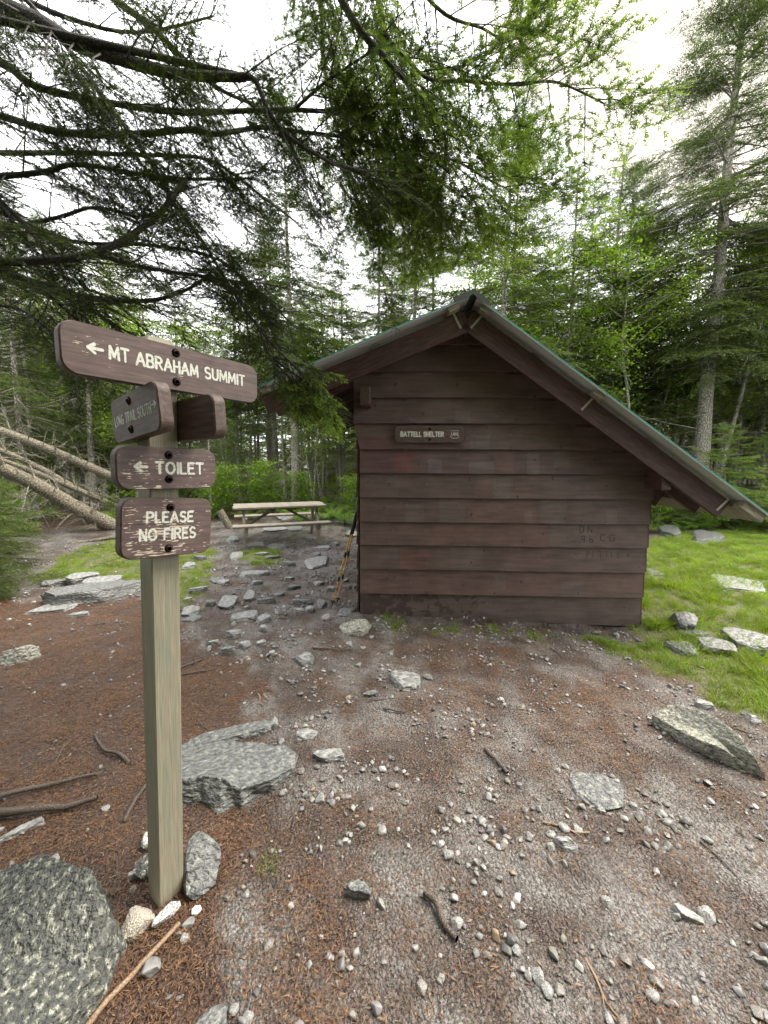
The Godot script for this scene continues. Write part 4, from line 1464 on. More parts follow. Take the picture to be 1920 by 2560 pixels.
# ---------------------------------------------------------------- the trees that reach over the path
func near_tree(called: String, label: String, foot: Vector3, hgt: float, r0: float, list: Array, sprays: Array, o: Dictionary) -> void:
	var r := RandomNumberGenerator.new()
	r.seed = o.seed
	var t := thing(called, Vector3.ZERO, 0, label, "tree")
	var tr := MB.new()
	var tl := smooth_line([Vector3(foot.x, -0.2, foot.z), Vector3(foot.x + 0.03, hgt * 0.3, foot.z), Vector3(foot.x - 0.04, hgt * 0.65, foot.z + 0.05), Vector3(foot.x, hgt, foot.z)], 5)
	tube(tr, tl, taper(tl.size(), r0, r0 * 0.15), 14, false, 0.15)
	part(t, "trunk", tr.mesh(M.bark))
	for q in list:
		var pts: Array = q[0]
		var line := smooth_line(pts, 4)
		var wood := MB.new()
		tube(wood, line, taper(line.size(), q[1], q[2]), 9, true, 0.16)
		if q[1] > o.thick:   # join it to the trunk
			var join: Vector3 = Vector3(foot.x, clampf(line[0].y + 0.1, 0.5, hgt * 0.9), foot.z)
			var mid := join.lerp(line[0], 0.5) + Vector3(0, 0.06, 0)
			tube(wood, PackedVector3Array([join, mid, line[0]]), PackedFloat32Array([q[1] * 1.5, q[1] * 1.2, q[1]]), 9, false, 0.1)
		var xfs := [[], []]
		var total := 0.0
		for i in line.size() - 1:
			total += line[i].distance_to(line[i + 1])
		var run := 0.0
		var next := 0.15
		var sgn := 1.0
		for i in line.size() - 1:
			var d := (line[i + 1] - line[i]).normalized()
			var L := line[i].distance_to(line[i + 1])
			while next < run + L:
				var p := line[i].lerp(line[i + 1], (next - run) / L)
				var lat := d.cross(Vector3.UP).normalized()
				var f := next / total
				var tw := (d * r.randf_range(0.35, 0.9) + lat * sgn * r.randf_range(0.5, 1.0) + Vector3.UP * r.randf_range(-0.75, 0.35)).normalized()
				var tlen: float = o.twig * r.randf_range(0.45, 1.2) * (1.0 - 0.45 * f) * (0.3 if q.size() > 3 else 1.0)
				var sag := Vector3(0, -0.18 * tlen, 0)
				var e := p + tw * tlen + sag
				tube(wood, PackedVector3Array([p, p + tw * tlen * 0.5 + sag * 0.3, e]), PackedFloat32Array([0.0045, 0.003, 0.0014]), 4, false)
				var alive: bool = r.randf() < o.alive
				var n := 2 + int(tlen / 0.13)
				for k in n:
					var g := (k + 0.5 + r.randf_range(-0.3, 0.3)) / n
					if g < 0.25:
						continue
					var at := p + tw * tlen * g + sag * g * g
					var side := -1.0 if k % 2 == 0 else 1.0
					var dd := (tw.rotated(Vector3.UP, side * deg_to_rad(r.randf_range(20, 60))) + Vector3(0, r.randf_range(-0.5, 0.1), 0)).normalized()
					if alive:
						xfs[r.randi() % 2].append(Transform3D(frame(dd, Vector3(r.randf_range(-0.4, 0.4), 1, r.randf_range(-0.4, 0.4))).scaled(Vector3.ONE * r.randf_range(0.65, 1.15) * (0.55 if q.size() > 3 else 1.0)), at))
					else:
						tube(wood, PackedVector3Array([at, at + dd * r.randf_range(0.06, 0.2)]), PackedFloat32Array([0.002, 0.0009]), 3, false)
				if alive:
					xfs[r.randi() % 2].append(Transform3D(frame(tw + sag).scaled(Vector3.ONE * (0.5 if q.size() > 3 else 1.0)), e - tw * 0.05))
				sgn = -sgn
				next += o.every * r.randf_range(0.6, 1.4) * (0.35 if q.size() > 3 else 1.0)
			run += L
		if o.get("tip", true):
			for k in 3:
				xfs[k % 2].append(Transform3D(frame((line[-1] - line[-3]).rotated(Vector3.UP, (k - 1) * 0.7)).scaled(Vector3.ONE * (0.5 if q.size() > 3 else 1.0)), line[-1]))
		var b := part(t, "branch", wood.mesh(M.limb))
		for k in 2:
			if xfs[k]:
				many(b, "needles", (o.alt if q.size() > 3 else sprays)[(k + r.randi()) % 3], xfs[k])

# ---------------------------------------------------------------- ground cover
func in_view_of_path(r: RandomNumberGenerator, z0: float, z1: float) -> Vector3:
	var z := -sqrt(r.randf_range(z0 * z0, z1 * z1))
	var x := r.randf_range(-1.0, 1.0) * (absf(z) * 1.08 + 0.35)
	return Vector3(x, 0, z)

func inside_shelter(p: Vector3) -> bool:
	var q := Basis(Vector3.UP, deg_to_rad(-2)).inverse() * (p - V(-0.249, 0, -3.975))
	return q.x > -0.05 and q.x < 2.97 and q.z < 0.05 and q.z > -3.45

func ground_cover() -> void:
	var r := RandomNumberGenerator.new()
	r.seed = 4321
	# fallen needles, in small drifts
	var drifts := []
	for k in 3:
		var bag := [PackedVector3Array(), PackedColorArray()]
		for i in 90:
			var a := r.randf() * TAU
			var rad := 0.09 * sqrt(r.randf())
			var d := Vector3.RIGHT.rotated(Vector3.UP, r.randf() * TAU)
			d = (d + Vector3(0, r.randf_range(-0.1, 0.22), 0)).normalized()
			var c := Color(0.15, 0.068, 0.035).lerp(Color(0.36, 0.21, 0.1), pow(r.randf(), 2.5)).lerp(Color(0.06, 0.036, 0.026), r.randf() * 0.8)
			needle(bag[0], bag[1], Vector3(cos(a) * rad, r.randf_range(0.001, 0.006), sin(a) * rad), d, d.cross(Vector3(r.randf_range(-0.5, 0.5), 1, 0)).normalized(), r.randf_range(0.014, 0.026), r.randf_range(0.0016, 0.0028), c, true)
		drifts.append(bag_mesh(bag, M.litter))
	var spots := [[], [], []]
	for i in 9000:
		var p := in_view_of_path(r, 0.7, 5.2)
		if inside_shelter(p):
			continue
		var k := zone(p.x, p.z)
		if k[1] > 0 or r.randf() > 0.22 + 0.78 * k[0]:
			continue
		spots[i % 3].append(Transform3D(Basis(Vector3.UP, r.randf() * TAU).scaled(Vector3.ONE * r.randf_range(0.7, 1.3)), Vector3(p.x, gh(p.x, p.z), p.z)))
	for k in 3:
		tag(many(self, "fallen_needles", drifts[k], spots[k]), "red-brown fallen conifer needles strewn over the ground", "needles", "fallen needles", "stuff")
	# bits of bark, cone scales and wood crumbs
	var crumb := []
	for k in 2:
		var bag := [PackedVector3Array(), PackedColorArray()]
		for i in 14:
			var a := r.randf() * TAU
			var rad := 0.14 * sqrt(r.randf())
			var d := Vector3.RIGHT.rotated(Vector3.UP, r.randf() * TAU)
			var c := Color(0.1, 0.06, 0.042).lerp(Color(0.36, 0.25, 0.16), pow(r.randf(), 5.0)).lerp(Color(0.05, 0.035, 0.03), r.randf() * 0.6)
			needle(bag[0], bag[1], Vector3(cos(a) * rad, 0.005, sin(a) * rad), (d + Vector3(0, r.randf_range(0, 0.25), 0)).normalized(), d.cross(Vector3(r.randf_range(-0.6, 0.6), 1, 0)).normalized(), r.randf_range(0.01, 0.028), r.randf_range(0.003, 0.008), c, true)
		crumb.append(bag_mesh(bag, M.litter))
	spots = [[], []]
	for i in 2600:
		var p := in_view_of_path(r, 0.7, 7.0)
		if inside_shelter(p) or zone(p.x, p.z)[1] > 0:
			continue
		spots[i % 2].append(Transform3D(Basis(Vector3.UP, r.randf() * TAU), Vector3(p.x, gh(p.x, p.z), p.z)))
	for k in 2:
		tag(many(self, "bark_litter", crumb[k], spots[k]), "crumbs of bark and wood scattered on the path", "litter", "bark litter", "stuff")
	# gravel
	var peb := []
	for k in 5:
		peb.append(stone_mesh(300 + k, 2, "chip", M.gravel, Vector3(1.0, 0.62, 0.8)))
	var gx := [[], [], [], [], []]
	var gc := [[], [], [], [], []]
	for i in 60000:
		var p := in_view_of_path(r, 0.7, 7.5)
		var k := zone(p.x, p.z)
		if inside_shelter(p) or (k[1] > 0 and r.randf() > 0.12) or (k[0] > 0 and r.randf() > 1.2 - k[0]):
			continue
		var dense := clampf(0.5 + 1.5 * ragged.get_noise_2d(p.x * 2.0 + 31, p.z * 2.0), 0.08, 1.0)
		if r.randf() > dense:
			continue
		var s := 0.0035 + 0.024 * pow(r.randf(), 3.2) * clampf(dense, 0.25, 1.0) + (0.003 if p.z < -3 else 0.0)
		gx[i % 5].append(Transform3D(Basis.from_euler(Vector3(r.randf_range(-0.4, 0.4), r.randf() * TAU, r.randf_range(-0.4, 0.4))).scaled(Vector3.ONE * s), Vector3(p.x, gh(p.x, p.z) + s * 0.25, p.z)))
		var g := 0.08 + 0.36 * r.randf() * r.randf() + 0.08 * r.randf()
		gc[i % 5].append(Color(g, g * r.randf_range(0.94, 1.0), g * r.randf_range(0.88, 1.02)) if r.randf() > 0.06 else Color(0.26, 0.19, 0.13))
	for k in 5:
		tag(many(self, "gravel", peb[k], gx[k], gc[k]), "fine pale gravel trodden into the path", "gravel", "gravel on the path", "stuff")
	# stones one can pick out
	var cob := []
	for k in 12:
		var st := "chip"
		cob.append(stone_mesh(340 + k, 2, st, [M.pebble, M.pebble_dark, M.pebble, M.pebble, M.pebble_dark, M.pebble, M.pebble, M.pebble_dark, M.pebble, M.pebble_dark, M.pebble, M.pebble][k], Vector3(1.0, [0.55, 0.4, 0.7][k % 3], [0.75, 0.6, 0.9, 0.8][k % 4])))
	var n := 0
	var tries := 0
	while n < 290 and tries < 4000:
		tries += 1
		var near := r.randf() < 0.7
		var p := in_view_of_path(r, 0.72, 1.9) if near else in_view_of_path(r, 1.9, 6.0)
		var k := zone(p.x, p.z)
		if inside_shelter(p) or k[1] > 0 or (k[0] > 0 and r.randf() > 0.2) or Vector2(p.x + 0.83, p.z + 1.27).length() < 0.12:
			continue
		if near and ragged.get_noise_2d(p.x * 2.0 + 31, p.z * 2.0) < r.randf_range(-0.6, 0.2):
			continue
		var s := r.randf_range(0.012, 0.03) * (1.0 if near else 1.7) * (1.6 if r.randf() < 0.12 else 1.0)
		var kk := r.randi() % 12
		var xf := Transform3D(Basis.from_euler(Vector3(r.randf_range(-0.25, 0.25), r.randf() * TAU, r.randf_range(-0.25, 0.25))).scaled(Vector3.ONE * s), Vector3(p.x, gh(p.x, p.z) + s * 0.22, p.z))
		lone("loose_stone", cob[kk], xf, "small loose stone lying on the gravelly path", "stone", "loose stones on the path")
		n += 1
	# twigs
	var tw := []
	for k in 6:
		var b := MB.new()
		var L := 1.0
		var pts := [Vector3(-0.5, 0, 0), Vector3(-0.15, 0.01, r.randf_range(-0.05, 0.05)), Vector3(0.2, 0.015, r.randf_range(-0.08, 0.08)), Vector3(0.5, 0.01, r.randf_range(-0.1, 0.1))]
		var line := smooth_line(pts, 3)
		tube(b, line, taper(line.size(), 0.03, 0.016), 6, true, 0.3)
		if k % 2 == 0:
			tube(b, PackedVector3Array([line[5], line[5] + Vector3(0.2, 0.03, 0.13)]), PackedFloat32Array([0.018, 0.009]), 5)
		tw.append(b.mesh(M.twig if k < 4 else M.twig_pale))
	for i in 90:
		var p := in_view_of_path(r, 0.75, 4.6)
		if inside_shelter(p) or zone(p.x, p.z)[1] > 0:
			continue
		var s := 0.05 + 0.16 * pow(r.randf(), 2.5)
		lone("fallen_twig", tw[i % 6], Transform3D(Basis(Vector3.UP, r.randf() * TAU).scaled(Vector3(s, s * 0.8, s)), Vector3(p.x, gh(p.x, p.z) + 0.02 * s + 0.002, p.z)), "short dead twig lying on the ground", "twig", "fallen twigs")
	# grass
	var tufts := []
	for k in 3:
		var bag := [PackedVector3Array(), PackedColorArray()]
		for i in 34:
			var a := r.randf() * TAU
			var rad := 0.05 * sqrt(r.randf())
			var d := Vector3(cos(a) * r.randf_range(0.1, 0.8), 1.0, sin(a) * r.randf_range(0.1, 0.8)).normalized()
			var c := Color(0.16, 0.3, 0.05).lerp(Color(0.34, 0.42, 0.1), r.randf()).lerp(Color(0.42, 0.37, 0.16), 0.6 if r.randf() < 0.12 else 0.0)
			var p := Vector3(cos(a) * rad, 0, sin(a) * rad)
			var side := d.cross(Vector3(r.randf_range(-1, 1), 0.2, r.randf_range(-1, 1))).normalized()
			var hh := r.randf_range(0.025, 0.065)
			needle(bag[0], bag[1], p, d, side, hh, 0.0045, c, false)
			var e := p + d * hh * 0.75
			needle(bag[0], bag[1], e, (d + Vector3(cos(a), -0.2, sin(a)) * 0.8).normalized(), side, hh * 0.7, 0.0035, c, false)
		tufts.append(bag_mesh(bag, M.leaves))
	spots = [[], [], []]
	var tones := [[], [], []]
	for i in 30000:
		var p := in_view_of_path(r, 1.3, 10.5)
		if inside_shelter(p) or zone(p.x, p.z)[1] == 0:
			continue
		if ragged.get_noise_2d(p.x * 5, p.z * 5 + 9) < -0.16 + 0.2 * ragged.get_noise_2d(p.x * 1.1, p.z * 1.1):
			continue
		var tn := 0.95 + 0.45 * ragged.get_noise_2d(p.x * 1.6 + 5, p.z * 1.6) + r.randf_range(-0.15, 0.15)
		var dry := clampf(0.25 + 0.9 * ragged.get_noise_2d(p.x * 2.6, p.z * 2.6 + 40), 0, 0.8)
		tones[i % 3].append(Color(tn * (1.0 + 0.16 * dry), tn, tn * (1.0 + 0.1 * dry)))
		var s := r.randf_range(0.6, 1.5) * (1.0 + 0.8 * ragged.get_noise_2d(p.x * 2.0, p.z * 2.0 + 17)) * (0.6 if p.x < 0 else 1.0) * (0.65 if p.z > -3.7 and p.x < 2.4 else 1.0)
		spots[i % 3].append(Transform3D(Basis(Vector3.UP, r.randf() * TAU).scaled(Vector3(s, s, s)), Vector3(p.x, gh(p.x, p.z) - 0.003, p.z)))
	for k in 3:
		tag(many(self, "grass", tufts[k], spots[k], tones[k]), "short bright green grass and moss around the path", "grass", "grass", "stuff")
	# the one tuft that grows in the path
	tag(many(self, "grass", tufts[0], [Transform3D(Basis().scaled(Vector3.ONE * 0.75), V(-0.46, gh(-0.46, -1.36), -1.36))]), "single small tuft of grass growing in the bare path", "grass tuft", "", "stuff")

# ---------------------------------------------------------------- stones and sticks measured one by one
func make_stones() -> void:
	var list := [
	[-0.909,-2.115,0.460,0.040,0.105,0.363,"slab","schist_slab","narrow grey slab lying just beyond the big triangular slab",""],
	[0.156,-2.686,0.226,0.050,0.211,-0.048,"slab","flat_stone","flat grey stone half buried in the middle of the path",""],
	[-0.086,-2.524,0.105,0.030,0.065,0.035,"slab","flat_stone","small dark flat stone beside the half-buried path stone",""],
	[1.081,-1.744,0.223,0.025,0.300,-0.495,"slab","buried_rock","smooth bedrock patch flush with the gravel path",""],
	[-0.298,-1.941,0.181,0.030,0.091,0.138,"slab","flat_stone","pale flat stone right of the triangular slab",""],
	[-0.452,-2.115,0.120,0.030,0.093,0.190,"slab","flat_stone","small pale stone above the pale flat stone by the triangular slab",""],
	[-0.653,-3.005,0.139,0.050,0.188,0.198,"slab","flat_stone","pointed grey stone on the dark wet patch of path",""],
	[-0.268,-3.578,0.281,0.070,0.228,0.072,"round","foundation_stone","mossy rounded stone at the shelter's corner",""],
	[-0.424,-3.925,0.173,0.030,0.198,0.103,"slab","flat_stone","dark grey stone beside the trekking pole tips",""],
	[-3.480,-4.454,1.043,0.160,0.489,0.624,"slab","ledge_rock","long layered grey ledge rock at the edge of the moss",""],
	[-4.069,-5.010,0.368,0.150,0.242,0.628,"slab","ledge_rock","dark angular rock on the moss behind the long ledge",""],
	[-3.734,-4.979,0.447,0.100,0.242,0.603,"slab","ledge_rock","rounded pale rock on the moss behind the long ledge",""],
	[-4.303,-4.910,0.306,0.080,0.150,0.668,"slab","ledge_rock","small dark rock at the end of the long ledge",""],
	[-3.632,-4.088,0.447,0.040,0.380,0.695,"slab","flat_stone","white weathered flat stone in the needles below the ledge",""],
	[-3.223,-3.901,0.221,0.040,0.101,0.643,"slab","flat_stone","small pale stone beside the white weathered stone",""],
	[-2.979,-2.974,0.282,0.100,0.226,0.725,"round","mossy_stone","greenish rounded stone in the needles under the dark branches",""],
	[-1.607,-1.504,0.185,0.020,0.030,0.697,"slab","flat_stone","thin grey sliver of stone in the red needles",""],
	[3.156,-3.883,0.255,0.120,0.423,-0.637,"round","lawn_stone","upright ridged stone in the grass beside the shelter",""],
	[3.107,-3.687,0.252,0.050,0.151,-0.650,"slab","lawn_stone","dark flat slate leaning under the ridged stone",""],
	[3.073,-3.358,0.286,0.080,0.333,-0.693,"slab","lawn_stone","pale blocky stone in the grass",""],
	[3.481,-3.405,0.485,0.120,0.465,-0.747,"slab","lawn_stone","dark-sided pale rock at the lawn's edge",""],
	[2.741,-3.346,0.234,0.050,0.255,-0.642,"slab","lawn_stone","low grassy flat stone at the path side of the lawn",""],
	[4.825,-5.113,0.605,0.050,0.652,-0.729,"slab","lawn_stone","long white stone lying in the lawn",""],
	[4.004,-5.538,0.275,0.050,0.379,-0.599,"slab","lawn_stone","low grey stone against the far corner of the shelter",""],
	[6.793,-8.964,0.438,0.160,1.529,-0.630,"slab","woodland_rock","grey rock at the far edge of the lawn behind the shelter",""],
	[7.040,-8.241,0.656,0.150,1.546,-0.687,"slab","woodland_rock","broad mossy rock slab at the far edge of the lawn",""],
	[9.050,-9.998,0.670,0.130,1.079,-0.717,"slab","woodland_rock","white lump of rock under the roof eave",""],
	[2.189,-2.429,0.127,0.030,0.076,-0.663,"slab","flat_stone","small white stone above the long pale boulder",""],
	[2.380,-2.277,0.083,0.030,0.063,-0.727,"round","flat_stone","small dark stone between lawn and long boulder",""],
	[2.363,-2.456,0.080,0.020,0.040,-0.688,"round","flat_stone","tiny white stone at the lawn's lower edge",""],
	[0.789,-1.444,0.091,0.035,0.035,-0.394,"round","loose_cobble","smooth pale cobble alone on the path",""],
	[1.125,-1.204,0.085,0.030,0.035,-0.611,"slab","loose_cobble","dark flat cobble with pale rim near the gravel",""],
	[-0.091,-1.269,0.093,0.050,0.058,0.065,"slab","loose_cobble","brown-grey angular cobble among the gravel",""],
	[-1.966,-4.207,0.114,0.060,0.112,0.401,"slab","path_rock","flat grey rock on the stony path from the signpost to the picnic table","rocks strewn over the stony path"],
	[-1.796,-4.246,0.231,0.050,0.385,0.380,"slab","path_rock","flat grey rock on the stony path from the signpost to the picnic table","rocks strewn over the stony path"],
	[-1.607,-4.485,0.190,0.040,0.399,0.328,"slab","path_rock","flat grey rock on the stony path from the signpost to the picnic table","rocks strewn over the stony path"],
	[-1.346,-4.275,0.211,0.070,0.073,0.270,"slab","path_rock","flat grey rock on the stony path from the signpost to the picnic table","rocks strewn over the stony path"],
	[-1.462,-3.869,0.244,0.060,0.242,0.338,"slab","path_rock","flat grey rock on the stony path from the signpost to the picnic table","rocks strewn over the stony path"],
	[-1.254,-3.805,0.156,0.050,0.164,0.296,"slab","path_rock","flat grey rock on the stony path from the signpost to the picnic table","rocks strewn over the stony path"],
	[-1.278,-4.515,0.153,0.040,0.101,0.257,"slab","path_rock","flat grey rock on the stony path from the signpost to the picnic table","rocks strewn over the stony path"],
	[-1.812,-5.331,0.484,0.070,0.213,0.309,"slab","path_rock","flat grey rock on the stony path from the signpost to the picnic table","rocks strewn over the stony path"],
	[-2.136,-4.965,0.168,0.060,0.146,0.379,"slab","path_rock","flat grey rock on the stony path from the signpost to the picnic table","rocks strewn over the stony path"],
	[-1.888,-6.278,0.283,0.050,0.118,0.274,"slab","path_rock","flat grey rock on the stony path from the signpost to the picnic table","rocks strewn over the stony path"],
	[-1.080,-6.010,0.443,0.040,0.664,0.172,"slab","path_rock","flat grey rock on the stony path from the signpost to the picnic table","rocks strewn over the stony path"],
	[-1.146,-6.451,0.129,0.070,0.042,0.151,"slab","path_rock","flat grey rock on the stony path from the signpost to the picnic table","rocks strewn over the stony path"],
	[-2.429,-7.210,0.408,0.060,0.374,0.313,"slab","path_rock","flat grey rock on the stony path from the signpost to the picnic table","rocks strewn over the stony path"],
	[-2.034,-7.125,0.332,0.050,0.280,0.267,"slab","path_rock","flat grey rock on the stony path from the signpost to the picnic table","rocks strewn over the stony path"],
	[-2.492,-6.393,0.214,0.040,0.476,0.359,"slab","path_rock","flat grey rock on the stony path from the signpost to the picnic table","rocks strewn over the stony path"],
	[-1.492,-5.887,0.237,0.070,0.030,0.021,"slab","path_rock","flat grey rock on the stony path from the signpost to the picnic table","rocks strewn over the stony path"],
	[-1.296,-5.143,0.130,0.060,0.030,-2.848,"slab","path_rock","flat grey rock on the stony path from the signpost to the picnic table","rocks strewn over the stony path"],
	[-2.094,-3.978,0.190,0.050,0.232,0.456,"slab","path_rock","flat grey rock on the stony path from the signpost to the picnic table","rocks strewn over the stony path"],
	[-1.965,-3.764,0.161,0.040,0.170,0.451,"slab","path_rock","flat grey rock on the stony path from the signpost to the picnic table","rocks strewn over the stony path"],
	[-1.389,-3.392,0.158,0.070,0.082,0.343,"slab","path_rock","flat grey rock on the stony path from the signpost to the picnic table","rocks strewn over the stony path"],
	[-1.157,-3.557,0.085,0.060,0.065,0.277,"slab","path_rock","flat grey rock on the stony path from the signpost to the picnic table","rocks strewn over the stony path"],
	[-0.707,-4.179,0.107,0.050,0.197,0.158,"slab","path_rock","flat grey rock on the stony path from the signpost to the picnic table","rocks strewn over the stony path"],
	[-0.816,-4.064,0.097,0.040,0.112,0.185,"slab","path_rock","flat grey rock on the stony path from the signpost to the picnic table","rocks strewn over the stony path"],
	[-0.911,-3.992,0.122,0.070,0.037,0.184,"slab","path_rock","flat grey rock on the stony path from the signpost to the picnic table","rocks strewn over the stony path"],
	[-0.946,-4.250,0.289,0.060,0.030,0.093,"slab","path_rock","flat grey rock on the stony path from the signpost to the picnic table","rocks strewn over the stony path"],
	[-0.657,-3.019,0.126,0.050,0.154,0.198,"slab","path_rock","flat grey rock on the stony path from the signpost to the picnic table","rocks strewn over the stony path"],
	[-1.133,-6.979,0.395,0.040,0.238,0.156,"slab","path_rock","flat grey rock on the stony path from the signpost to the picnic table","rocks strewn over the stony path"],
	[-0.943,-7.310,0.146,0.070,0.171,0.122,"slab","path_rock","flat grey rock on the stony path from the signpost to the picnic table","rocks strewn over the stony path"],
	[-0.743,-8.361,0.277,0.060,0.581,0.087,"slab","path_rock","flat grey rock on the stony path from the signpost to the picnic table","rocks strewn over the stony path"],
	[-2.534,-8.817,0.525,0.050,0.468,0.272,"slab","path_rock","flat grey rock on the stony path from the signpost to the picnic table","rocks strewn over the stony path"],
	[-2.136,-9.020,0.343,0.040,0.697,0.227,"slab","path_rock","flat grey rock on the stony path from the signpost to the picnic table","rocks strewn over the stony path"],
	[-2.710,-10.559,0.557,0.070,0.732,0.245,"slab","path_rock","flat grey rock on the stony path from the signpost to the picnic table","rocks strewn over the stony path"],
	[-1.597,-10.678,0.458,0.060,0.664,0.145,"slab","path_rock","flat grey rock on the stony path from the signpost to the picnic table","rocks strewn over the stony path"],
	[-1.023,-10.380,0.411,0.050,0.661,0.097,"slab","path_rock","flat grey rock on the stony path from the signpost to the picnic table","rocks strewn over the stony path"],
	[-1.447,-9.711,0.241,0.040,0.514,0.145,"slab","path_rock","flat grey rock on the stony path from the signpost to the picnic table","rocks strewn over the stony path"],
	[-3.088,-7.732,0.231,0.070,0.350,0.365,"slab","path_rock","flat grey rock on the stony path from the signpost to the picnic table","rocks strewn over the stony path"],
	[-1.538,-7.883,0.262,0.060,0.187,0.184,"slab","path_rock","flat grey rock on the stony path from the signpost to the picnic table","rocks strewn over the stony path"],
	[-1.090,-3.249,0.090,0.050,0.050,0.282,"slab","path_rock","flat grey rock on the stony path from the signpost to the picnic table","rocks strewn over the stony path"],
	[-0.943,-3.088,0.064,0.040,0.034,0.254,"slab","path_rock","flat grey rock on the stony path from the signpost to the picnic table","rocks strewn over the stony path"],
	[-1.325,-3.096,0.118,0.070,0.030,0.237,"slab","path_rock","flat grey rock on the stony path from the signpost to the picnic table","rocks strewn over the stony path"],
	[-1.527,-3.249,0.112,0.060,0.030,0.227,"slab","path_rock","flat grey rock on the stony path from the signpost to the picnic table","rocks strewn over the stony path"],
	[-1.229,-3.213,0.100,0.050,0.074,0.327,"slab","path_rock","flat grey rock on the stony path from the signpost to the picnic table","rocks strewn over the stony path"],
	[-2.262,-5.041,0.187,0.040,0.318,0.403,"slab","path_rock","flat grey rock on the stony path from the signpost to the picnic table","rocks strewn over the stony path"],
	[-2.305,-4.651,0.220,0.070,0.102,0.418,"slab","path_rock","flat grey rock on the stony path from the signpost to the picnic table","rocks strewn over the stony path"],
	[-1.686,-4.945,0.150,0.060,0.086,0.299,"slab","path_rock","flat grey rock on the stony path from the signpost to the picnic table","rocks strewn over the stony path"],
	[-1.160,-4.762,0.177,0.050,0.095,0.221,"slab","path_rock","flat grey rock on the stony path from the signpost to the picnic table","rocks strewn over the stony path"],
	[-0.867,-4.981,0.134,0.040,0.128,0.163,"slab","path_rock","flat grey rock on the stony path from the signpost to the picnic table","rocks strewn over the stony path"],
	[-0.659,-4.749,0.145,0.070,0.052,0.122,"slab","path_rock","flat grey rock on the stony path from the signpost to the picnic table","rocks strewn over the stony path"],
	[-0.473,-4.812,0.114,0.060,0.075,0.091,"slab","path_rock","flat grey rock on the stony path from the signpost to the picnic table","rocks strewn over the stony path"],
	[-3.005,-5.758,0.193,0.050,0.253,0.459,"slab","path_rock","flat grey rock on the stony path from the signpost to the picnic table","rocks strewn over the stony path"],
	[-2.303,-4.350,0.103,0.040,0.099,0.452,"slab","path_rock","flat grey rock on the stony path from the signpost to the picnic table","rocks strewn over the stony path"],
	[-3.033,-6.227,0.208,0.070,0.153,0.424,"slab","path_rock","flat grey rock on the stony path from the signpost to the picnic table","rocks strewn over the stony path"],
	[-2.119,-6.496,0.260,0.060,0.056,0.280,"slab","path_rock","flat grey rock on the stony path from the signpost to the picnic table","rocks strewn over the stony path"]]
	var sd := 500
	for q in list:
		var style: String = q[6]
		var m: Material = M.rock
		if style == "ridge" or q[7] in ["foundation_stone", "mossy_stone"]:
			m = M.rock_lichen
		elif q[7] == "woodland_rock":
			m = M.rock_dark
		elif sd % 3 == 0 or "pale" in q[8] or "white" in q[8] or (q[7] == "path_rock" and sd % 3 == 1):
			m = M.rock_pale
		var lvl := 4 if q[2] > 0.18 else 3
		var size := Vector3(q[2] * 0.62, q[3] * 1.35, maxf(q[4] * 0.62, 0.03))
		var sink: float = q[3] * -0.05
		lone(q[7], stone_mesh(sd, lvl, style, m, size), Transform3D(Basis(Vector3.UP, q[5]), Vector3(q[0], gh(q[0], q[1]) + sink, q[1])), q[8], "rock", q[9])
		sd += 1
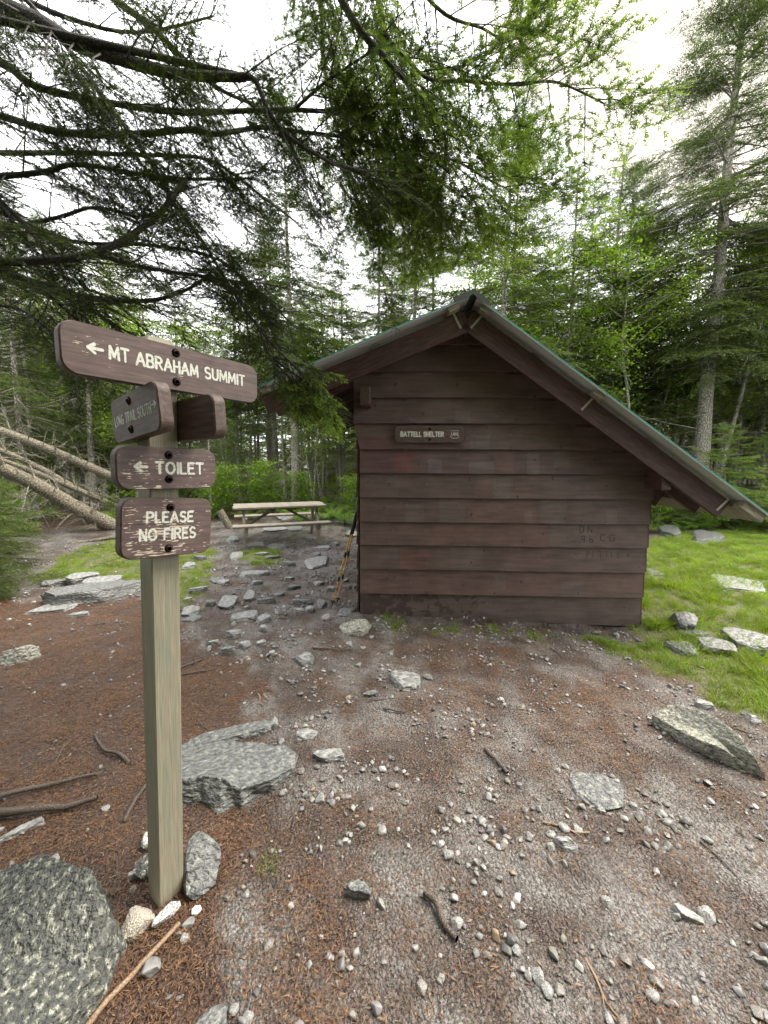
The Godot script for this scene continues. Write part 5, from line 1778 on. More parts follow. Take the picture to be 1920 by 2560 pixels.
	lone("schist_slab", facet_rock([[V(-0.749,0.073,-1.815),V(-1.182,0.030,-2.001),V(-0.918,0.035,-2.028)],[V(-0.749,0.073,-1.815),V(-0.918,0.035,-2.028),V(-0.570,0.040,-1.996)],[V(-0.749,0.073,-1.815),V(-0.570,0.040,-1.996),V(-0.480,0.050,-1.915)],[V(-0.749,0.073,-1.815),V(-0.480,0.050,-1.915),V(-0.466,0.045,-1.835)],[V(-0.749,0.073,-1.815),V(-0.466,0.045,-1.835),V(-0.551,0.075,-1.721)],[V(-0.749,0.073,-1.815),V(-0.551,0.075,-1.721),V(-0.680,0.085,-1.642)],[V(-0.749,0.073,-1.815),V(-0.680,0.085,-1.642),V(-0.777,0.120,-1.673)],[V(-0.749,0.073,-1.815),V(-0.777,0.120,-1.673),V(-0.876,0.125,-1.679)],[V(-0.749,0.073,-1.815),V(-0.876,0.125,-1.679),V(-0.993,0.120,-1.660)],[V(-0.749,0.073,-1.815),V(-0.993,0.120,-1.660),V(-1.182,0.030,-2.001)],[V(-1.182,0.030,-2.001),V(-1.240,-0.060,-2.070),V(-0.918,0.035,-2.028)],[V(-0.918,0.035,-2.028),V(-1.240,-0.060,-2.070),V(-0.946,-0.060,-2.092)],[V(-0.918,0.035,-2.028),V(-0.946,-0.060,-2.092),V(-0.570,0.040,-1.996)],[V(-0.570,0.040,-1.996),V(-0.946,-0.060,-2.092),V(-0.580,-0.060,-2.075)],[V(-0.570,0.040,-1.996),V(-0.580,-0.060,-2.075),V(-0.480,0.050,-1.915)],[V(-0.480,0.050,-1.915),V(-0.580,-0.060,-2.075),V(-0.477,-0.060,-1.975)],[V(-0.480,0.050,-1.915),V(-0.477,-0.060,-1.975),V(-0.466,0.045,-1.835)],[V(-0.466,0.045,-1.835),V(-0.477,-0.060,-1.975),V(-0.458,-0.060,-1.851)],[V(-0.466,0.045,-1.835),V(-0.458,-0.060,-1.851),V(-0.551,0.075,-1.721)],[V(-0.551,0.075,-1.721),V(-0.458,-0.060,-1.851),V(-0.549,-0.060,-1.735)],[V(-0.551,0.075,-1.721),V(-0.549,-0.060,-1.735),V(-0.680,0.085,-1.642)],[V(-0.680,0.085,-1.642),V(-0.549,-0.060,-1.735),V(-0.664,-0.060,-1.618)],[V(-0.680,0.085,-1.642),V(-0.664,-0.060,-1.618),V(-0.777,0.120,-1.673)],[V(-0.777,0.120,-1.673),V(-0.664,-0.060,-1.618),V(-0.758,-0.060,-1.556)],[V(-0.777,0.120,-1.673),V(-0.758,-0.060,-1.556),V(-0.876,0.125,-1.679)],[V(-0.876,0.125,-1.679),V(-0.758,-0.060,-1.556),V(-0.877,-0.060,-1.604)],[V(-0.876,0.125,-1.679),V(-0.877,-0.060,-1.604),V(-0.993,0.120,-1.660)],[V(-0.993,0.120,-1.660),V(-0.877,-0.060,-1.604),V(-0.996,-0.060,-1.616)],[V(-0.993,0.120,-1.660),V(-0.996,-0.060,-1.616),V(-1.182,0.030,-2.001)],[V(-1.182,0.030,-2.001),V(-0.996,-0.060,-1.616),V(-1.240,-0.060,-2.070)]], M.rock, 0.014, 0.02), Transform3D(), "large triangular grey schist slab behind the wooden signpost", "rock")
	lone("long_boulder", facet_rock([[V(1.871,0.105,-2.004),V(1.712,0.060,-2.240),V(1.804,0.130,-2.259)],[V(1.871,0.105,-2.004),V(1.804,0.130,-2.259),V(1.879,0.180,-2.132)],[V(1.871,0.105,-2.004),V(1.879,0.180,-2.132),V(1.927,0.190,-1.998)],[V(1.871,0.105,-2.004),V(1.927,0.190,-1.998),V(1.951,0.170,-1.916)],[V(1.871,0.105,-2.004),V(1.951,0.170,-1.916),V(1.956,0.110,-1.844)],[V(1.871,0.105,-2.004),V(1.956,0.110,-1.844),V(1.991,0.030,-1.808)],[V(1.871,0.105,-2.004),V(1.991,0.030,-1.808),V(1.974,0.020,-1.845)],[V(1.871,0.105,-2.004),V(1.974,0.020,-1.845),V(1.868,0.090,-1.919)],[V(1.871,0.105,-2.004),V(1.868,0.090,-1.919),V(1.775,0.100,-1.985)],[V(1.871,0.105,-2.004),V(1.775,0.100,-1.985),V(1.744,0.075,-2.097)],[V(1.871,0.105,-2.004),V(1.744,0.075,-2.097),V(1.712,0.060,-2.240)],[V(1.712,0.060,-2.240),V(1.697,-0.060,-2.293),V(1.804,0.130,-2.259)],[V(1.804,0.130,-2.259),V(1.697,-0.060,-2.293),V(1.848,-0.040,-2.339)],[V(1.804,0.130,-2.259),V(1.848,-0.040,-2.339),V(1.879,0.180,-2.132)],[V(1.879,0.180,-2.132),V(1.848,-0.040,-2.339),V(1.956,-0.040,-2.272)],[V(1.879,0.180,-2.132),V(1.956,-0.040,-2.272),V(1.927,0.190,-1.998)],[V(1.927,0.190,-1.998),V(1.956,-0.040,-2.272),V(2.009,-0.040,-2.148)],[V(1.927,0.190,-1.998),V(2.009,-0.040,-2.148),V(1.951,0.170,-1.916)],[V(1.951,0.170,-1.916),V(2.009,-0.040,-2.148),V(2.028,-0.040,-2.056)],[V(1.951,0.170,-1.916),V(2.028,-0.040,-2.056),V(1.956,0.110,-1.844)],[V(1.956,0.110,-1.844),V(2.028,-0.040,-2.056),V(2.000,-0.040,-1.924)],[V(1.956,0.110,-1.844),V(2.000,-0.040,-1.924),V(1.991,0.030,-1.808)],[V(1.991,0.030,-1.808),V(2.000,-0.040,-1.924),V(2.023,-0.060,-1.811)],[V(1.991,0.030,-1.808),V(2.023,-0.060,-1.811),V(1.974,0.020,-1.845)],[V(1.974,0.020,-1.845),V(2.023,-0.060,-1.811),V(1.954,-0.060,-1.831)],[V(1.974,0.020,-1.845),V(1.954,-0.060,-1.831),V(1.868,0.090,-1.919)],[V(1.868,0.090,-1.919),V(1.954,-0.060,-1.831),V(1.866,-0.060,-1.945)],[V(1.868,0.090,-1.919),V(1.866,-0.060,-1.945),V(1.775,0.100,-1.985)],[V(1.775,0.100,-1.985),V(1.866,-0.060,-1.945),V(1.802,-0.060,-2.016)],[V(1.775,0.100,-1.985),V(1.802,-0.060,-2.016),V(1.744,0.075,-2.097)],[V(1.744,0.075,-2.097),V(1.802,-0.060,-2.016),V(1.759,-0.060,-2.112)],[V(1.744,0.075,-2.097),V(1.759,-0.060,-2.112),V(1.712,0.060,-2.240)],[V(1.712,0.060,-2.240),V(1.759,-0.060,-2.112),V(1.697,-0.060,-2.293)]], M.rock_lichen, 0.016, 0.022), Transform3D(), "long pale lichen-grey boulder at the edge of the lawn", "rock")
	lone("lichened_boulder", facet_rock([[V(-1.137,0.158,-0.980),V(-1.450,0.160,-1.200),V(-1.200,0.245,-1.200)],[V(-1.137,0.158,-0.980),V(-1.200,0.245,-1.200),V(-1.020,0.235,-1.160)],[V(-1.137,0.158,-0.980),V(-1.020,0.235,-1.160),V(-0.930,0.170,-1.080)],[V(-1.137,0.158,-0.980),V(-0.930,0.170,-1.080),V(-0.885,0.100,-0.980)],[V(-1.137,0.158,-0.980),V(-0.885,0.100,-0.980),V(-0.900,0.100,-0.860)],[V(-1.137,0.158,-0.980),V(-0.900,0.100,-0.860),V(-1.050,0.130,-0.740)],[V(-1.137,0.158,-0.980),V(-1.050,0.130,-0.740),V(-1.300,0.160,-0.700)],[V(-1.137,0.158,-0.980),V(-1.300,0.160,-0.700),V(-1.500,0.120,-0.900)],[V(-1.137,0.158,-0.980),V(-1.500,0.120,-0.900),V(-1.450,0.160,-1.200)],[V(-1.450,0.160,-1.200),V(-1.520,-0.050,-1.280),V(-1.200,0.245,-1.200)],[V(-1.200,0.245,-1.200),V(-1.520,-0.050,-1.280),V(-1.200,-0.050,-1.300)],[V(-1.200,0.245,-1.200),V(-1.200,-0.050,-1.300),V(-1.020,0.235,-1.160)],[V(-1.020,0.235,-1.160),V(-1.200,-0.050,-1.300),V(-0.980,-0.050,-1.235)],[V(-1.020,0.235,-1.160),V(-0.980,-0.050,-1.235),V(-0.930,0.170,-1.080)],[V(-0.930,0.170,-1.080),V(-0.980,-0.050,-1.235),V(-0.860,-0.050,-1.120)],[V(-0.930,0.170,-1.080),V(-0.860,-0.050,-1.120),V(-0.885,0.100,-0.980)],[V(-0.885,0.100,-0.980),V(-0.860,-0.050,-1.120),V(-0.820,-0.050,-0.980)],[V(-0.885,0.100,-0.980),V(-0.820,-0.050,-0.980),V(-0.900,0.100,-0.860)],[V(-0.900,0.100,-0.860),V(-0.820,-0.050,-0.980),V(-0.840,-0.050,-0.820)],[V(-0.900,0.100,-0.860),V(-0.840,-0.050,-0.820),V(-1.050,0.130,-0.740)],[V(-1.050,0.130,-0.740),V(-0.840,-0.050,-0.820),V(-1.050,-0.050,-0.660)],[V(-1.050,0.130,-0.740),V(-1.050,-0.050,-0.660),V(-1.300,0.160,-0.700)],[V(-1.300,0.160,-0.700),V(-1.050,-0.050,-0.660),V(-1.350,-0.050,-0.620)],[V(-1.300,0.160,-0.700),V(-1.350,-0.050,-0.620),V(-1.500,0.120,-0.900)],[V(-1.500,0.120,-0.900),V(-1.350,-0.050,-0.620),V(-1.600,-0.050,-0.900)],[V(-1.500,0.120,-0.900),V(-1.600,-0.050,-0.900),V(-1.450,0.160,-1.200)],[V(-1.450,0.160,-1.200),V(-1.600,-0.050,-0.900),V(-1.520,-0.050,-1.280)]], M.rock_dark, 0.012, 0.025), Transform3D(), "large dark boulder speckled with pale lichen beside the signpost", "rock")
	# stones round the foot of the post
	var more := [
		[V(-0.715, 0.05, -1.335), Vector3(0.075, 0.035, 0.12), 0.3, "slab", "leaning_stone", "grey slate propped against the foot of the signpost", M.rock, 4, Vector3(0.5, 0, -0.35)],
		[V(-0.98, 0.02, -1.46), Vector3(0.055, 0.04, 0.06), 0.4, "round", "white_stone", "white marbled stone behind the foot of the signpost", M.pebble_vein, 4, Vector3.ZERO],
		[V(-0.955, 0.01, -1.35), Vector3(0.05, 0.03, 0.05), 1.0, "slab", "dark_stone", "dark stone half hidden behind the signpost foot", M.rock_dark, 3, Vector3.ZERO],
		[V(-0.985, 0.01, -1.32), Vector3(0.03, 0.015, 0.018), 0.6, "slab", "pale_chip", "pale chip of stone beside the signpost foot", M.pebble, 3, Vector3.ZERO],
		[V(-0.865, 0.015, -1.155), Vector3(0.062, 0.036, 0.05), 0.2, "round", "quartz_lump", "rough cream quartz lump in front of the signpost", M.quartz, 4, Vector3.ZERO],
		[V(-0.775, 0.015, -1.19), Vector3(0.024, 0.02, 0.06), -0.5, "slab", "narrow_stone", "narrow mottled stone at the signpost foot", M.pebble_vein, 4, Vector3.ZERO],
		[V(-0.68, 0.01, -1.2), Vector3(0.018, 0.015, 0.018), 0.1, "round", "white_pebble", "bright white pebble right of the signpost foot", M.pebble_white, 3, Vector3.ZERO],
		[V(-0.69, 0.008, -1.165), Vector3(0.022, 0.012, 0.02), 0.1, "slab", "grey_pebble", "smooth grey pebble below the bright white pebble", M.pebble, 3, Vector3.ZERO],
		[V(-0.745, 0.01, -1.03), Vector3(0.034, 0.02, 0.03), 0.7, "round", "grey_cobble", "blue-grey cobble beside the long bare stick", M.pebble, 3, Vector3.ZERO],
		[V(-0.49, 0.01, -0.91), Vector3(0.06, 0.02, 0.05), 0.7, "slab", "grey_cobble", "flat dark grey rock tip breaking through the gravel", M.rock, 3, Vector3.ZERO]]
	for q in more:
		var p: Vector3 = q[0]
		var bs := Basis.from_euler(q[8] + Vector3(0, q[2], 0))
		lone(q[4], stone_mesh(sd, q[7], q[3], q[6], q[1]), Transform3D(bs, Vector3(p.x, gh(p.x, p.z) + p.y, p.z)), q[5], "rock")
		sd += 1
	var sticks := [
		[[V(-0.72, 0.012, -1.16), V(-0.78, 0.014, -1.05), V(-0.845, 0.012, -0.92), V(-0.9, 0.01, -0.8)], 0.007, 0.009, "long bare tan stick leading away from the signpost foot", M.twig_pale],
		[[V(-2.0, 0.02, -1.62), V(-1.75, 0.03, -1.56), V(-1.55, 0.03, -1.6), V(-1.38, 0.02, -1.66)], 0.022, 0.009, "forked dark dead branch lying in the red needles", M.twig],
		[[V(-1.9, 0.025, -1.6), V(-1.75, 0.03, -1.7), V(-1.58, 0.025, -1.78), V(-1.5, 0.01, -1.82)], 0.012, 0.006, "upper fork of the dark dead branch in the needles", M.twig],
		[[V(-1.72, 0.01, -2.1), V(-1.6, 0.02, -2.0), V(-1.48, 0.02, -1.95), V(-1.38, 0.005, -1.9)], 0.006, 0.011, "knobbly dead stick among the needles", M.twig],
		[[V(-1.3, 0.01, -1.95), V(-1.2, 0.014, -1.8), V(-1.19, 0.01, -1.65), V(-1.18, 0.005, -1.55)], 0.006, 0.008, "thin curved stick left of the signpost", M.twig],
		[[V(-1.75, 0.01, -2.75), V(-1.62, 0.02, -2.85), V(-1.5, 0.01, -2.98)], 0.012, 0.007, "thick short stick in the needles behind the signpost", M.twig],
		[[V(-1.72, 0.01, -2.72), V(-1.55, 0.016, -2.74), V(-1.32, 0.01, -2.82)], 0.008, 0.006, "straight stick beside the thick short one", M.twig],
		[[V(0.585, 0.012, -2.0), V(0.63, 0.014, -1.9), V(0.66, 0.012, -1.83)], 0.011, 0.01, "stout brown stick alone on the path", M.twig],
		[[V(-0.63, 0.012, -3.2), V(-0.45, 0.016, -3.15), V(-0.27, 0.012, -3.16)], 0.008, 0.005, "thin dark stick across the wet path near the shelter", M.twig],
		[[V(0.0, 0.012, -2.36), V(0.07, 0.014, -2.33), V(0.15, 0.012, -2.32)], 0.006, 0.005, "brown stick beside the half-buried path stone", M.twig],
		[[V(0.16, 0.02, -1.25), V(0.2, 0.026, -1.22), V(0.22, 0.015, -1.17), V(0.26, 0.012, -1.12)], 0.014, 0.01, "crooked lump of wood among the gravel", M.twig]]
	for q in sticks:
		var b := MB.new()
		var line := smooth_line(q[0], 4)
		for i in line.size():
			line[i].y += gh(line[i].x, line[i].z)
		tube(b, line, taper(line.size(), q[1], q[2]), 8, true, 0.4)
		lone("dead_stick", b.mesh(q[4]), Transform3D(), q[3], "stick")

# ---------------------------------------------------------------- the wood
func make_forest() -> void:
	var wood_c := Color(0.05, 0.04, 0.03)
	var dark := Color(0.06, 0.09, 0.022)
	var mid_green := Color(0.11, 0.165, 0.032)
	var fresh := Color(0.23, 0.33, 0.05)
	var far := []
	var far_fresh := []
	for k in 4:
		far.append(spray(60 + k, {"L": 0.62, "step": 0.13, "sp": 0.04, "nl": 0.07, "nw": 0.021, "wide": true, "wood": 0.004, "wood_col": wood_c, "col": dark, "tip": mid_green, "fresh": 0.5, "bare": 0.0}))
		far_fresh.append(spray(70 + k, {"L": 0.62, "step": 0.13, "sp": 0.04, "nl": 0.07, "nw": 0.021, "wide": true, "wood": 0.004, "wood_col": wood_c, "col": mid_green, "tip": fresh, "fresh": 0.6, "bare": 0.0}))
	var closer := []
	for k in 4:
		closer.append(spray(80 + k, {"L": 0.55, "step": 0.1, "sp": 0.022, "nl": 0.042, "nw": 0.0105, "wide": true, "wood": 0.003, "wood_col": wood_c, "col": Color(0.085, 0.12, 0.034), "tip": Color(0.14, 0.195, 0.05), "fresh": 0.5, "bare": 0.0}))
	var bright := []
	for k in 3:
		bright.append(spray(90 + k, {"L": 0.45, "step": 0.11, "sp": 0.02, "nl": 0.04, "nw": 0.011, "wide": true, "wood": 0.003, "wood_col": wood_c, "col": Color(0.13, 0.21, 0.045), "tip": Color(0.33, 0.45, 0.1), "fresh": 0.8, "bare": 0.0}))
	var kinds := [
		conifer(1, {"h": 11.0, "r": 0.13, "base": 3.9, "wide": 2.0, "per": 5, "rise": 0.3, "gap": 0.34, "spray": 1.15, "dead": 90, "bark": M.bark, "thin": 0.25}, far),
		conifer(2, {"h": 12.5, "r": 0.15, "base": 5.0, "wide": 2.2, "per": 5, "rise": 0.33, "gap": 0.34, "spray": 1.2, "dead": 110, "bark": M.bark_pale, "thin": 0.25, "lean": 0.03}, far),
		conifer(3, {"h": 9.5, "r": 0.11, "base": 1.9, "wide": 1.9, "per": 5, "rise": 0.28, "gap": 0.32, "spray": 1.1, "dead": 60, "bark": M.bark, "thin": 0.08}, far_fresh),
		conifer(4, {"h": 8.0, "r": 0.1, "base": 0.8, "wide": 1.9, "per": 6, "rise": 0.28, "gap": 0.32, "spray": 1.1, "dead": 20, "bark": M.bark, "thin": 0.05}, far_fresh),
		conifer(5, {"h": 7.5, "r": 0.1, "base": 6.2, "wide": 0.7, "per": 2, "rise": 0.4, "gap": 0.5, "spray": 0.8, "dead": 110, "bark": M.bark_pale, "thin": 0.5, "lean": 0.05}, far)]
	var names := ["spruce_tree", "spruce_tree", "fir_tree", "fir_tree", "dead_spruce"]
	var r := RandomNumberGenerator.new()
	r.seed = 99
	# trunks that can be made out in the photograph: x, z, diameter, kind
	var known := [[-5.84, -15.46, 0.2, 1], [-4.09, -14.53, 0.24, 0], [-2.96, -12.89, 0.3, 1], [-2.92, -19.05, 0.26, 0], [-2.05, -17.65, 0.36, 4], [-3.8, -19.71, 0.18, 1], [-3.59, -20.24, 0.18, 4],
		[-13.9, -16.9, 0.27, 0], [-14.11, -17.89, 0.18, 4], [-14.48, -19.0, 0.18, 0], [-16.93, -18.84, 0.22, 1], [11.41, -15.02, 0.24, 1], [12.36, -16.59, 0.18, 4], [17.12, -19.85, 0.22, 1], [15.22, -16.74, 0.28, 1],
		[17.31, -18.75, 0.36, 0], [18.37, -18.81, 0.26, 1], [-6.73, -20.83, 0.2, 0], [-7.92, -17.25, 0.2, 4], [-9.3, -18.19, 0.22, 1], [17.6, -20.9, 0.2, 0], [20.18, -21.31, 0.22, 1], [15.93, -15.4, 0.2, 4], [-0.25, -14.0, 0.24, 0], [0.2, -16.2, 0.24, 1], [4.6, -13.2, 0.2, 2], [3.3, -15.0, 0.22, 0], [7.4, -14.8, 0.26, 0], [6.1, -16.5, 0.2, 4], [-10.6, -13.5, 0.2, 2], [-12.3, -12.6, 0.2, 3], [-8.7, -13.9, 0.18, 3]]
	var used := []
	var rad0 := [0.26, 0.3, 0.22, 0.2, 0.2]
	var place := func(x: float, z: float, k: int, s: float) -> void:
		used.append(Vector2(x, z))
		var side := "behind the picnic table" if x < -0.5 else ("behind the shelter roof" if x < 7.5 else "beyond the lawn")
		var what: String = ["slender grey-barked spruce", "tall pale-barked spruce with bare lower limbs", "green fir", "bushy low-branched fir", "dead pale spruce with bare limbs"][k]
		plant(kinds[k], names[k], V(x, 0, z), r.randf() * TAU, s, what + " in the wood " + side, "tree", "trees in the wood")
	for q in known:
		var s: float = clampf(q[2] / rad0[q[3]], 0.75, 1.25)
		place.call(q[0], q[1], q[3], s)
	var tries := 0
	while used.size() < 160 and tries < 6000:
		tries += 1
		var z := -r.randf_range(12.5, 44.0)
		var x := r.randf_range(-1.15, 1.15) * absf(z) + r.randf_range(-2, 2)
		if z > -13.5 and x > -7.0 and x < 10.0:
			continue
		var ok := true
		for u in used:
			if u.distance_to(Vector2(x, z)) < 1.35:
				ok = false
		if not ok:
			continue
		var k: int = [0, 1, 4, 0, 1, 2, 4, 1, 0, 1][r.randi() % 10] if z > -21.0 else [0, 1, 2, 3, 3, 2, 3, 3][r.randi() % 8]
		place.call(x, z, k, r.randf_range(0.8, 1.2))
	# slim pale dead stems between them
	tries = 0
	var slim := 0
	while slim < 52 and tries < 3000:
		tries += 1
		var z := -r.randf_range(11.5, 22.0)
		var x := r.randf_range(-1.0, 1.0) * absf(z)
		if (z > -13.2 and x > -4.5 and x < 8.5) or (x > -1.0 and x < 4.0):
			continue
		var ok := true
		for u in used:
			if u.distance_to(Vector2(x, z)) < 0.7:
				ok = false
		if ok:
			place.call(x, z, 4, r.randf_range(0.6, 1.05))
			slim += 1
	for i in 46:
		var a := lerpf(-0.88, 0.88, i / 45.0) + r.randf_range(-0.015, 0.015)
		var d := r.randf_range(33.0, 44.0)
		place.call(sin(a) * d, -cos(a) * d, 3, r.randf_range(1.0, 1.4))
	# the big fir at the lawn's edge, and the trees just behind the roof
	var big := conifer(21, {"h": 15.5, "r": 0.23, "base": 4.4, "wide": 3.0, "per": 9, "rise": 0.34, "gap": 0.3, "spray": 1.5, "dead": 70, "reach": 1.7, "bark": M.bark_pale, "inner": 0.9, "thin": 0.05, "lean": 0.015}, closer)
	plant(big, "fir_tree", V(8.9, 0, -10.9), 0.4, 1.0, "big old fir with a thick trunk at the lawn's edge", "tree", "", 0.05)
	var roofside := conifer(22, {"h": 10.5, "r": 0.14, "base": 2.2, "wide": 2.6, "per": 6, "rise": 0.32, "gap": 0.3, "spray": 1.3, "dead": 60, "reach": 1.4, "bark": M.bark, "thin": 0.2, "lean": 0.03}, closer)
	plant(roofside, "spruce_tree", V(2.9, 0, -10.4), 1.0, 1.0, "dark spruce right behind the roof ridge", "tree")
	plant(roofside, "spruce_tree", V(5.6, 0, -11.9), 3.3, 0.95, "dark spruce behind the long slope of the roof", "tree")
	plant(roofside, "spruce_tree", V(0.9, 0, -12.6), 5.4, 1.0, "spruce between the dark spruces behind the ridge", "tree")
	plant(roofside, "spruce_tree", V(7.3, 0, -12.9), 2.2, 1.05, "tall dark spruce left of the big old fir", "tree")
	plant(roofside, "spruce_tree", V(11.8, 0, -11.4), 0.7, 1.1, "tall dark spruce beyond the young firs", "tree")
	plant(roofside, "spruce_tree", V(-10.3, 0, -11.0), 1.5, 0.85, "dark spruce beyond the low young spruces", "tree")
	# the wood closes round the clearing behind the viewer as well
	for q in [[-5.6, 2.2, 3, 1.7], [-3.4, 3.4, 3, 1.8], [-1.2, 3.0, 3, 1.8], [1.0, 3.6, 3, 1.85], [3.2, 3.4, 3, 1.8], [5.4, 3.6, 3, 1.7], [7.6, 4.2, 3, 1.6], [-6.6, -0.4, 3, 1.2], [-7.8, -4.2, 2, 1.0], [-8.8, -6.0, 3, 1.0], [2.2, 6.0, 3, 1.9], [-2.3, 6.0, 3, 1.9], [0.0, 6.6, 3, 1.9], [4.6, 6.4, 3, 1.8], [-9.0, 3.0, 3, 1.4]]:
		plant(kinds[q[2]], names[q[2]], V(q[0], 0, q[1]), q[0] * 1.3, q[3], "conifer standing round the clearing on the path's near side", "tree", "trees round the near side of the clearing")
	var leaning := conifer(23, {"h": 7.5, "r": 0.085, "base": 6.6, "wide": 0.5, "per": 1, "rise": 0.5, "gap": 0.5, "spray": 0.7, "dead": 45, "bark": M.bark_pale, "thin": 0.6}, far)
	plant(leaning, "dead_spruce", V(9.15, 0, -10.8), 0, 1.0, "dead pale trunk leaning beside the big fir", "tree", "", -0.16)
	# young firs and shrubs at the wood's edge
	var young := [conifer(31, {"h": 2.3, "r": 0.03, "base": 0.15, "wide": 0.95, "per": 6, "rise": 0.17, "gap": 0.2, "spray": 0.9, "dead": 4, "bark": M.bark, "thin": 0.05}, bright), conifer(32, {"h": 1.5, "r": 0.025, "base": 0.1, "wide": 0.8, "per": 6, "rise": 0.15, "gap": 0.18, "spray": 0.85, "dead": 4, "bark": M.bark, "thin": 0.05}, bright)]
	for q in [[8.1, -9.3, 0, 1.05], [9.4, -9.6, 0, 0.95], [9.9, -8.8, 0, 1.0], [7.2, -10.1, 1, 1.0], [6.3, -10.2, 1, 0.85], [10.8, -9.7, 0, 1.1], [5.4, -10.6, 1, 0.8], [12.0, -10.4, 0, 1.2], [8.9, -8.6, 1, 0.8]]:
		plant(young[q[2]], "young_fir", V(q[0], 0, q[1]), q[0] * 3.0, q[3], "bright green young fir in the thicket at the lawn's edge", "sapling", "young firs at the lawn's edge")
	var dim := [conifer(33, {"h": 2.0, "r": 0.03, "base": 0.1, "wide": 1.1, "per": 6, "rise": 0.15, "gap": 0.18, "spray": 0.9, "dead": 14, "bark": M.bark, "thin": 0.1}, closer)]
	for q in [[-5.35, -4.7, 0.8], [-6.3, -5.6, 0.85], [-5.1, -3.9, 0.7], [-7.6, -6.4, 1.0], [-4.75, -4.3, 0.45]]:
		plant(dim[0], "young_spruce", V(q[0], 0, q[1]), q[0] * 2.0, q[2], "dark low young spruce beside the needle-covered ground", "sapling", "young spruces by the ledge rocks")
	# leafy trees between the conifers
	var lc := []
	for k in 4:
		lc.append(leaf_cluster(100 + k, 46, 0.19, 0.085, Color(0.24, 0.34, 0.075)))
	var lk := [leafy(41, {"h": 7.5, "r": 0.05, "base": 1.8, "wide": 1.7, "rise": 0.2, "gap": 0.28, "stems": 2, "bark": M.bark}, lc), leafy(42, {"h": 9.0, "r": 0.06, "base": 2.6, "wide": 1.9, "rise": 0.2, "gap": 0.28, "bark": M.bark_pale}, lc)]
	for q in [[-2.4, -12.9, 0, 0.75], [-5.3, -13.2, 0, 0.85], [-7.6, -12.2, 0, 0.8], [-9.6, -12.8, 1, 0.9], [-4.2, -15.4, 1, 0.9], [3.4, -11.6, 1, 0.9], [8.0, -12.0, 0, 1.0], [10.6, -11.6, 1, 1.0], [13.4, -11.6, 1, 0.95], [9.9, -12.2, 1, 0.85], [6.7, -10.7, 1, 0.95], [4.7, -10.9, 0, 1.0], [11.2, -10.6, 1, 0.9], [12.4, -9.6, 0, 0.9], [-2.3, -14.0, 0, 1.0], [-4.6, -16.0, 1, 0.9], [8.6, -13.3, 1, 1.05], [11.6, -12.3, 1, 1.0], [12.6, -13.6, 0, 1.1], [6.6, -13.6, 0, 0.9], [-7.6, -15.5, 0, 0.9], [1.0, -15.5, 0, 1.0], [14.5, -14.5, 1, 0.9], [-11.5, -15.0, 0, 1.0], [-0.6, -18.5, 1, 1.0], [4.0, -18.0, 1, 1.1]]:
		plant(lk[q[2]], "leafy_tree", V(q[0], 0, q[1]), q[0] * 1.7, q[3], "yellow-green broadleaf tree among the conifers " + ("left of the shelter" if q[0] < -0.5 else "right of and behind the shelter"), "tree", "broadleaf trees in the wood")
	var birch := leafy(43, {"h": 6.5, "r": 0.075, "base": 3.5, "wide": 1.0, "rise": 0.3, "gap": 0.35, "bark": M.birch}, lc)
	plant(birch, "birch_tree", V(-5.81, 0, -16.45), 0.3, 1.0, "thin white-barked birch among the trunks behind the table", "tree")
	# shrubs and ferns
	var fern := []
	for k in 3:
		var bag := [PackedVector3Array(), PackedColorArray()]
		var rr := RandomNumberGenerator.new()
		rr.seed = 700 + k
		for i in 11:
			var a := rr.randf() * TAU
			var L := rr.randf_range(0.4, 0.75)
			var d := Vector3(cos(a), 0, sin(a))
			var lat := d.cross(Vector3.UP)
			for j in 13:
				var s := (j + 1) / 14.0
				var p := d * L * s * 0.8 + Vector3(0, L * (1.15 * s - 0.95 * s * s) + 0.05, 0)
				for sg in [-1.0, 1.0]:
					var c := Color(0.19, 0.33, 0.045) * rr.randf_range(0.75, 1.25)
					needle(bag[0], bag[1], p, (lat * sg + d * 0.4 + Vector3(0, -0.15, 0)).normalized(), d, 0.16 * (1.05 - s), 0.035, c, true)
		var stem := MB.new()
		tube(stem, PackedVector3Array([Vector3(0, -0.03, 0), Vector3(0, 0.1, 0)]), PackedFloat32Array([0.02, 0.012]), 5)
		fern.append({"trunk": stem.mesh(M.twig), "crown": bag_mesh(bag, M.leaves)})
	for i in 90:
		var x := r.randf_range(-5.4, 0.4)
		var z := r.randf_range(-14.2, -9.3)
		if i >= 65:
			x = r.randf_range(-7.4, -5.2)
			z = r.randf_range(-11.5, -9.2)
		if Vector2(x + 2.1, z + 7.8).length() < 1.6:
			continue
		plant(fern[i % 3], "fern", V(x, 0, z), r.randf() * TAU, r.randf_range(0.7, 1.15), "bright green fern at the wood's edge behind the picnic table", "fern", "ferns behind the table")
	for i in 34:
		var x := r.randf_range(4.6, 10.5)
		var z := r.randf_range(-10.2, -8.5) - 0.1 * absf(x - 7.0)
		plant(fern[i % 3], "fern", V(x, 0, z), r.randf() * TAU, r.randf_range(0.5, 0.9), "bright green fern at the far edge of the lawn", "fern", "ferns beyond the lawn")
	for q in [[-8.2, -8.4, 0.7], [-7.6, -7.3, 0.5], [-9.3, -9.9, 1.0], [-6.7, -9.4, 0.45], [-8.7, -7.4, 0.8]]:
		plant(young[1], "young_fir", V(q[0], 0, q[1]), q[0] * 2.0, q[2], "small green fir growing between the fallen logs", "sapling", "young firs among the logs")
	var sc := []
	for k in 3:
		sc.append(leaf_cluster(120 + k, 30, 0.13, 0.06, Color(0.2, 0.32, 0.04)))
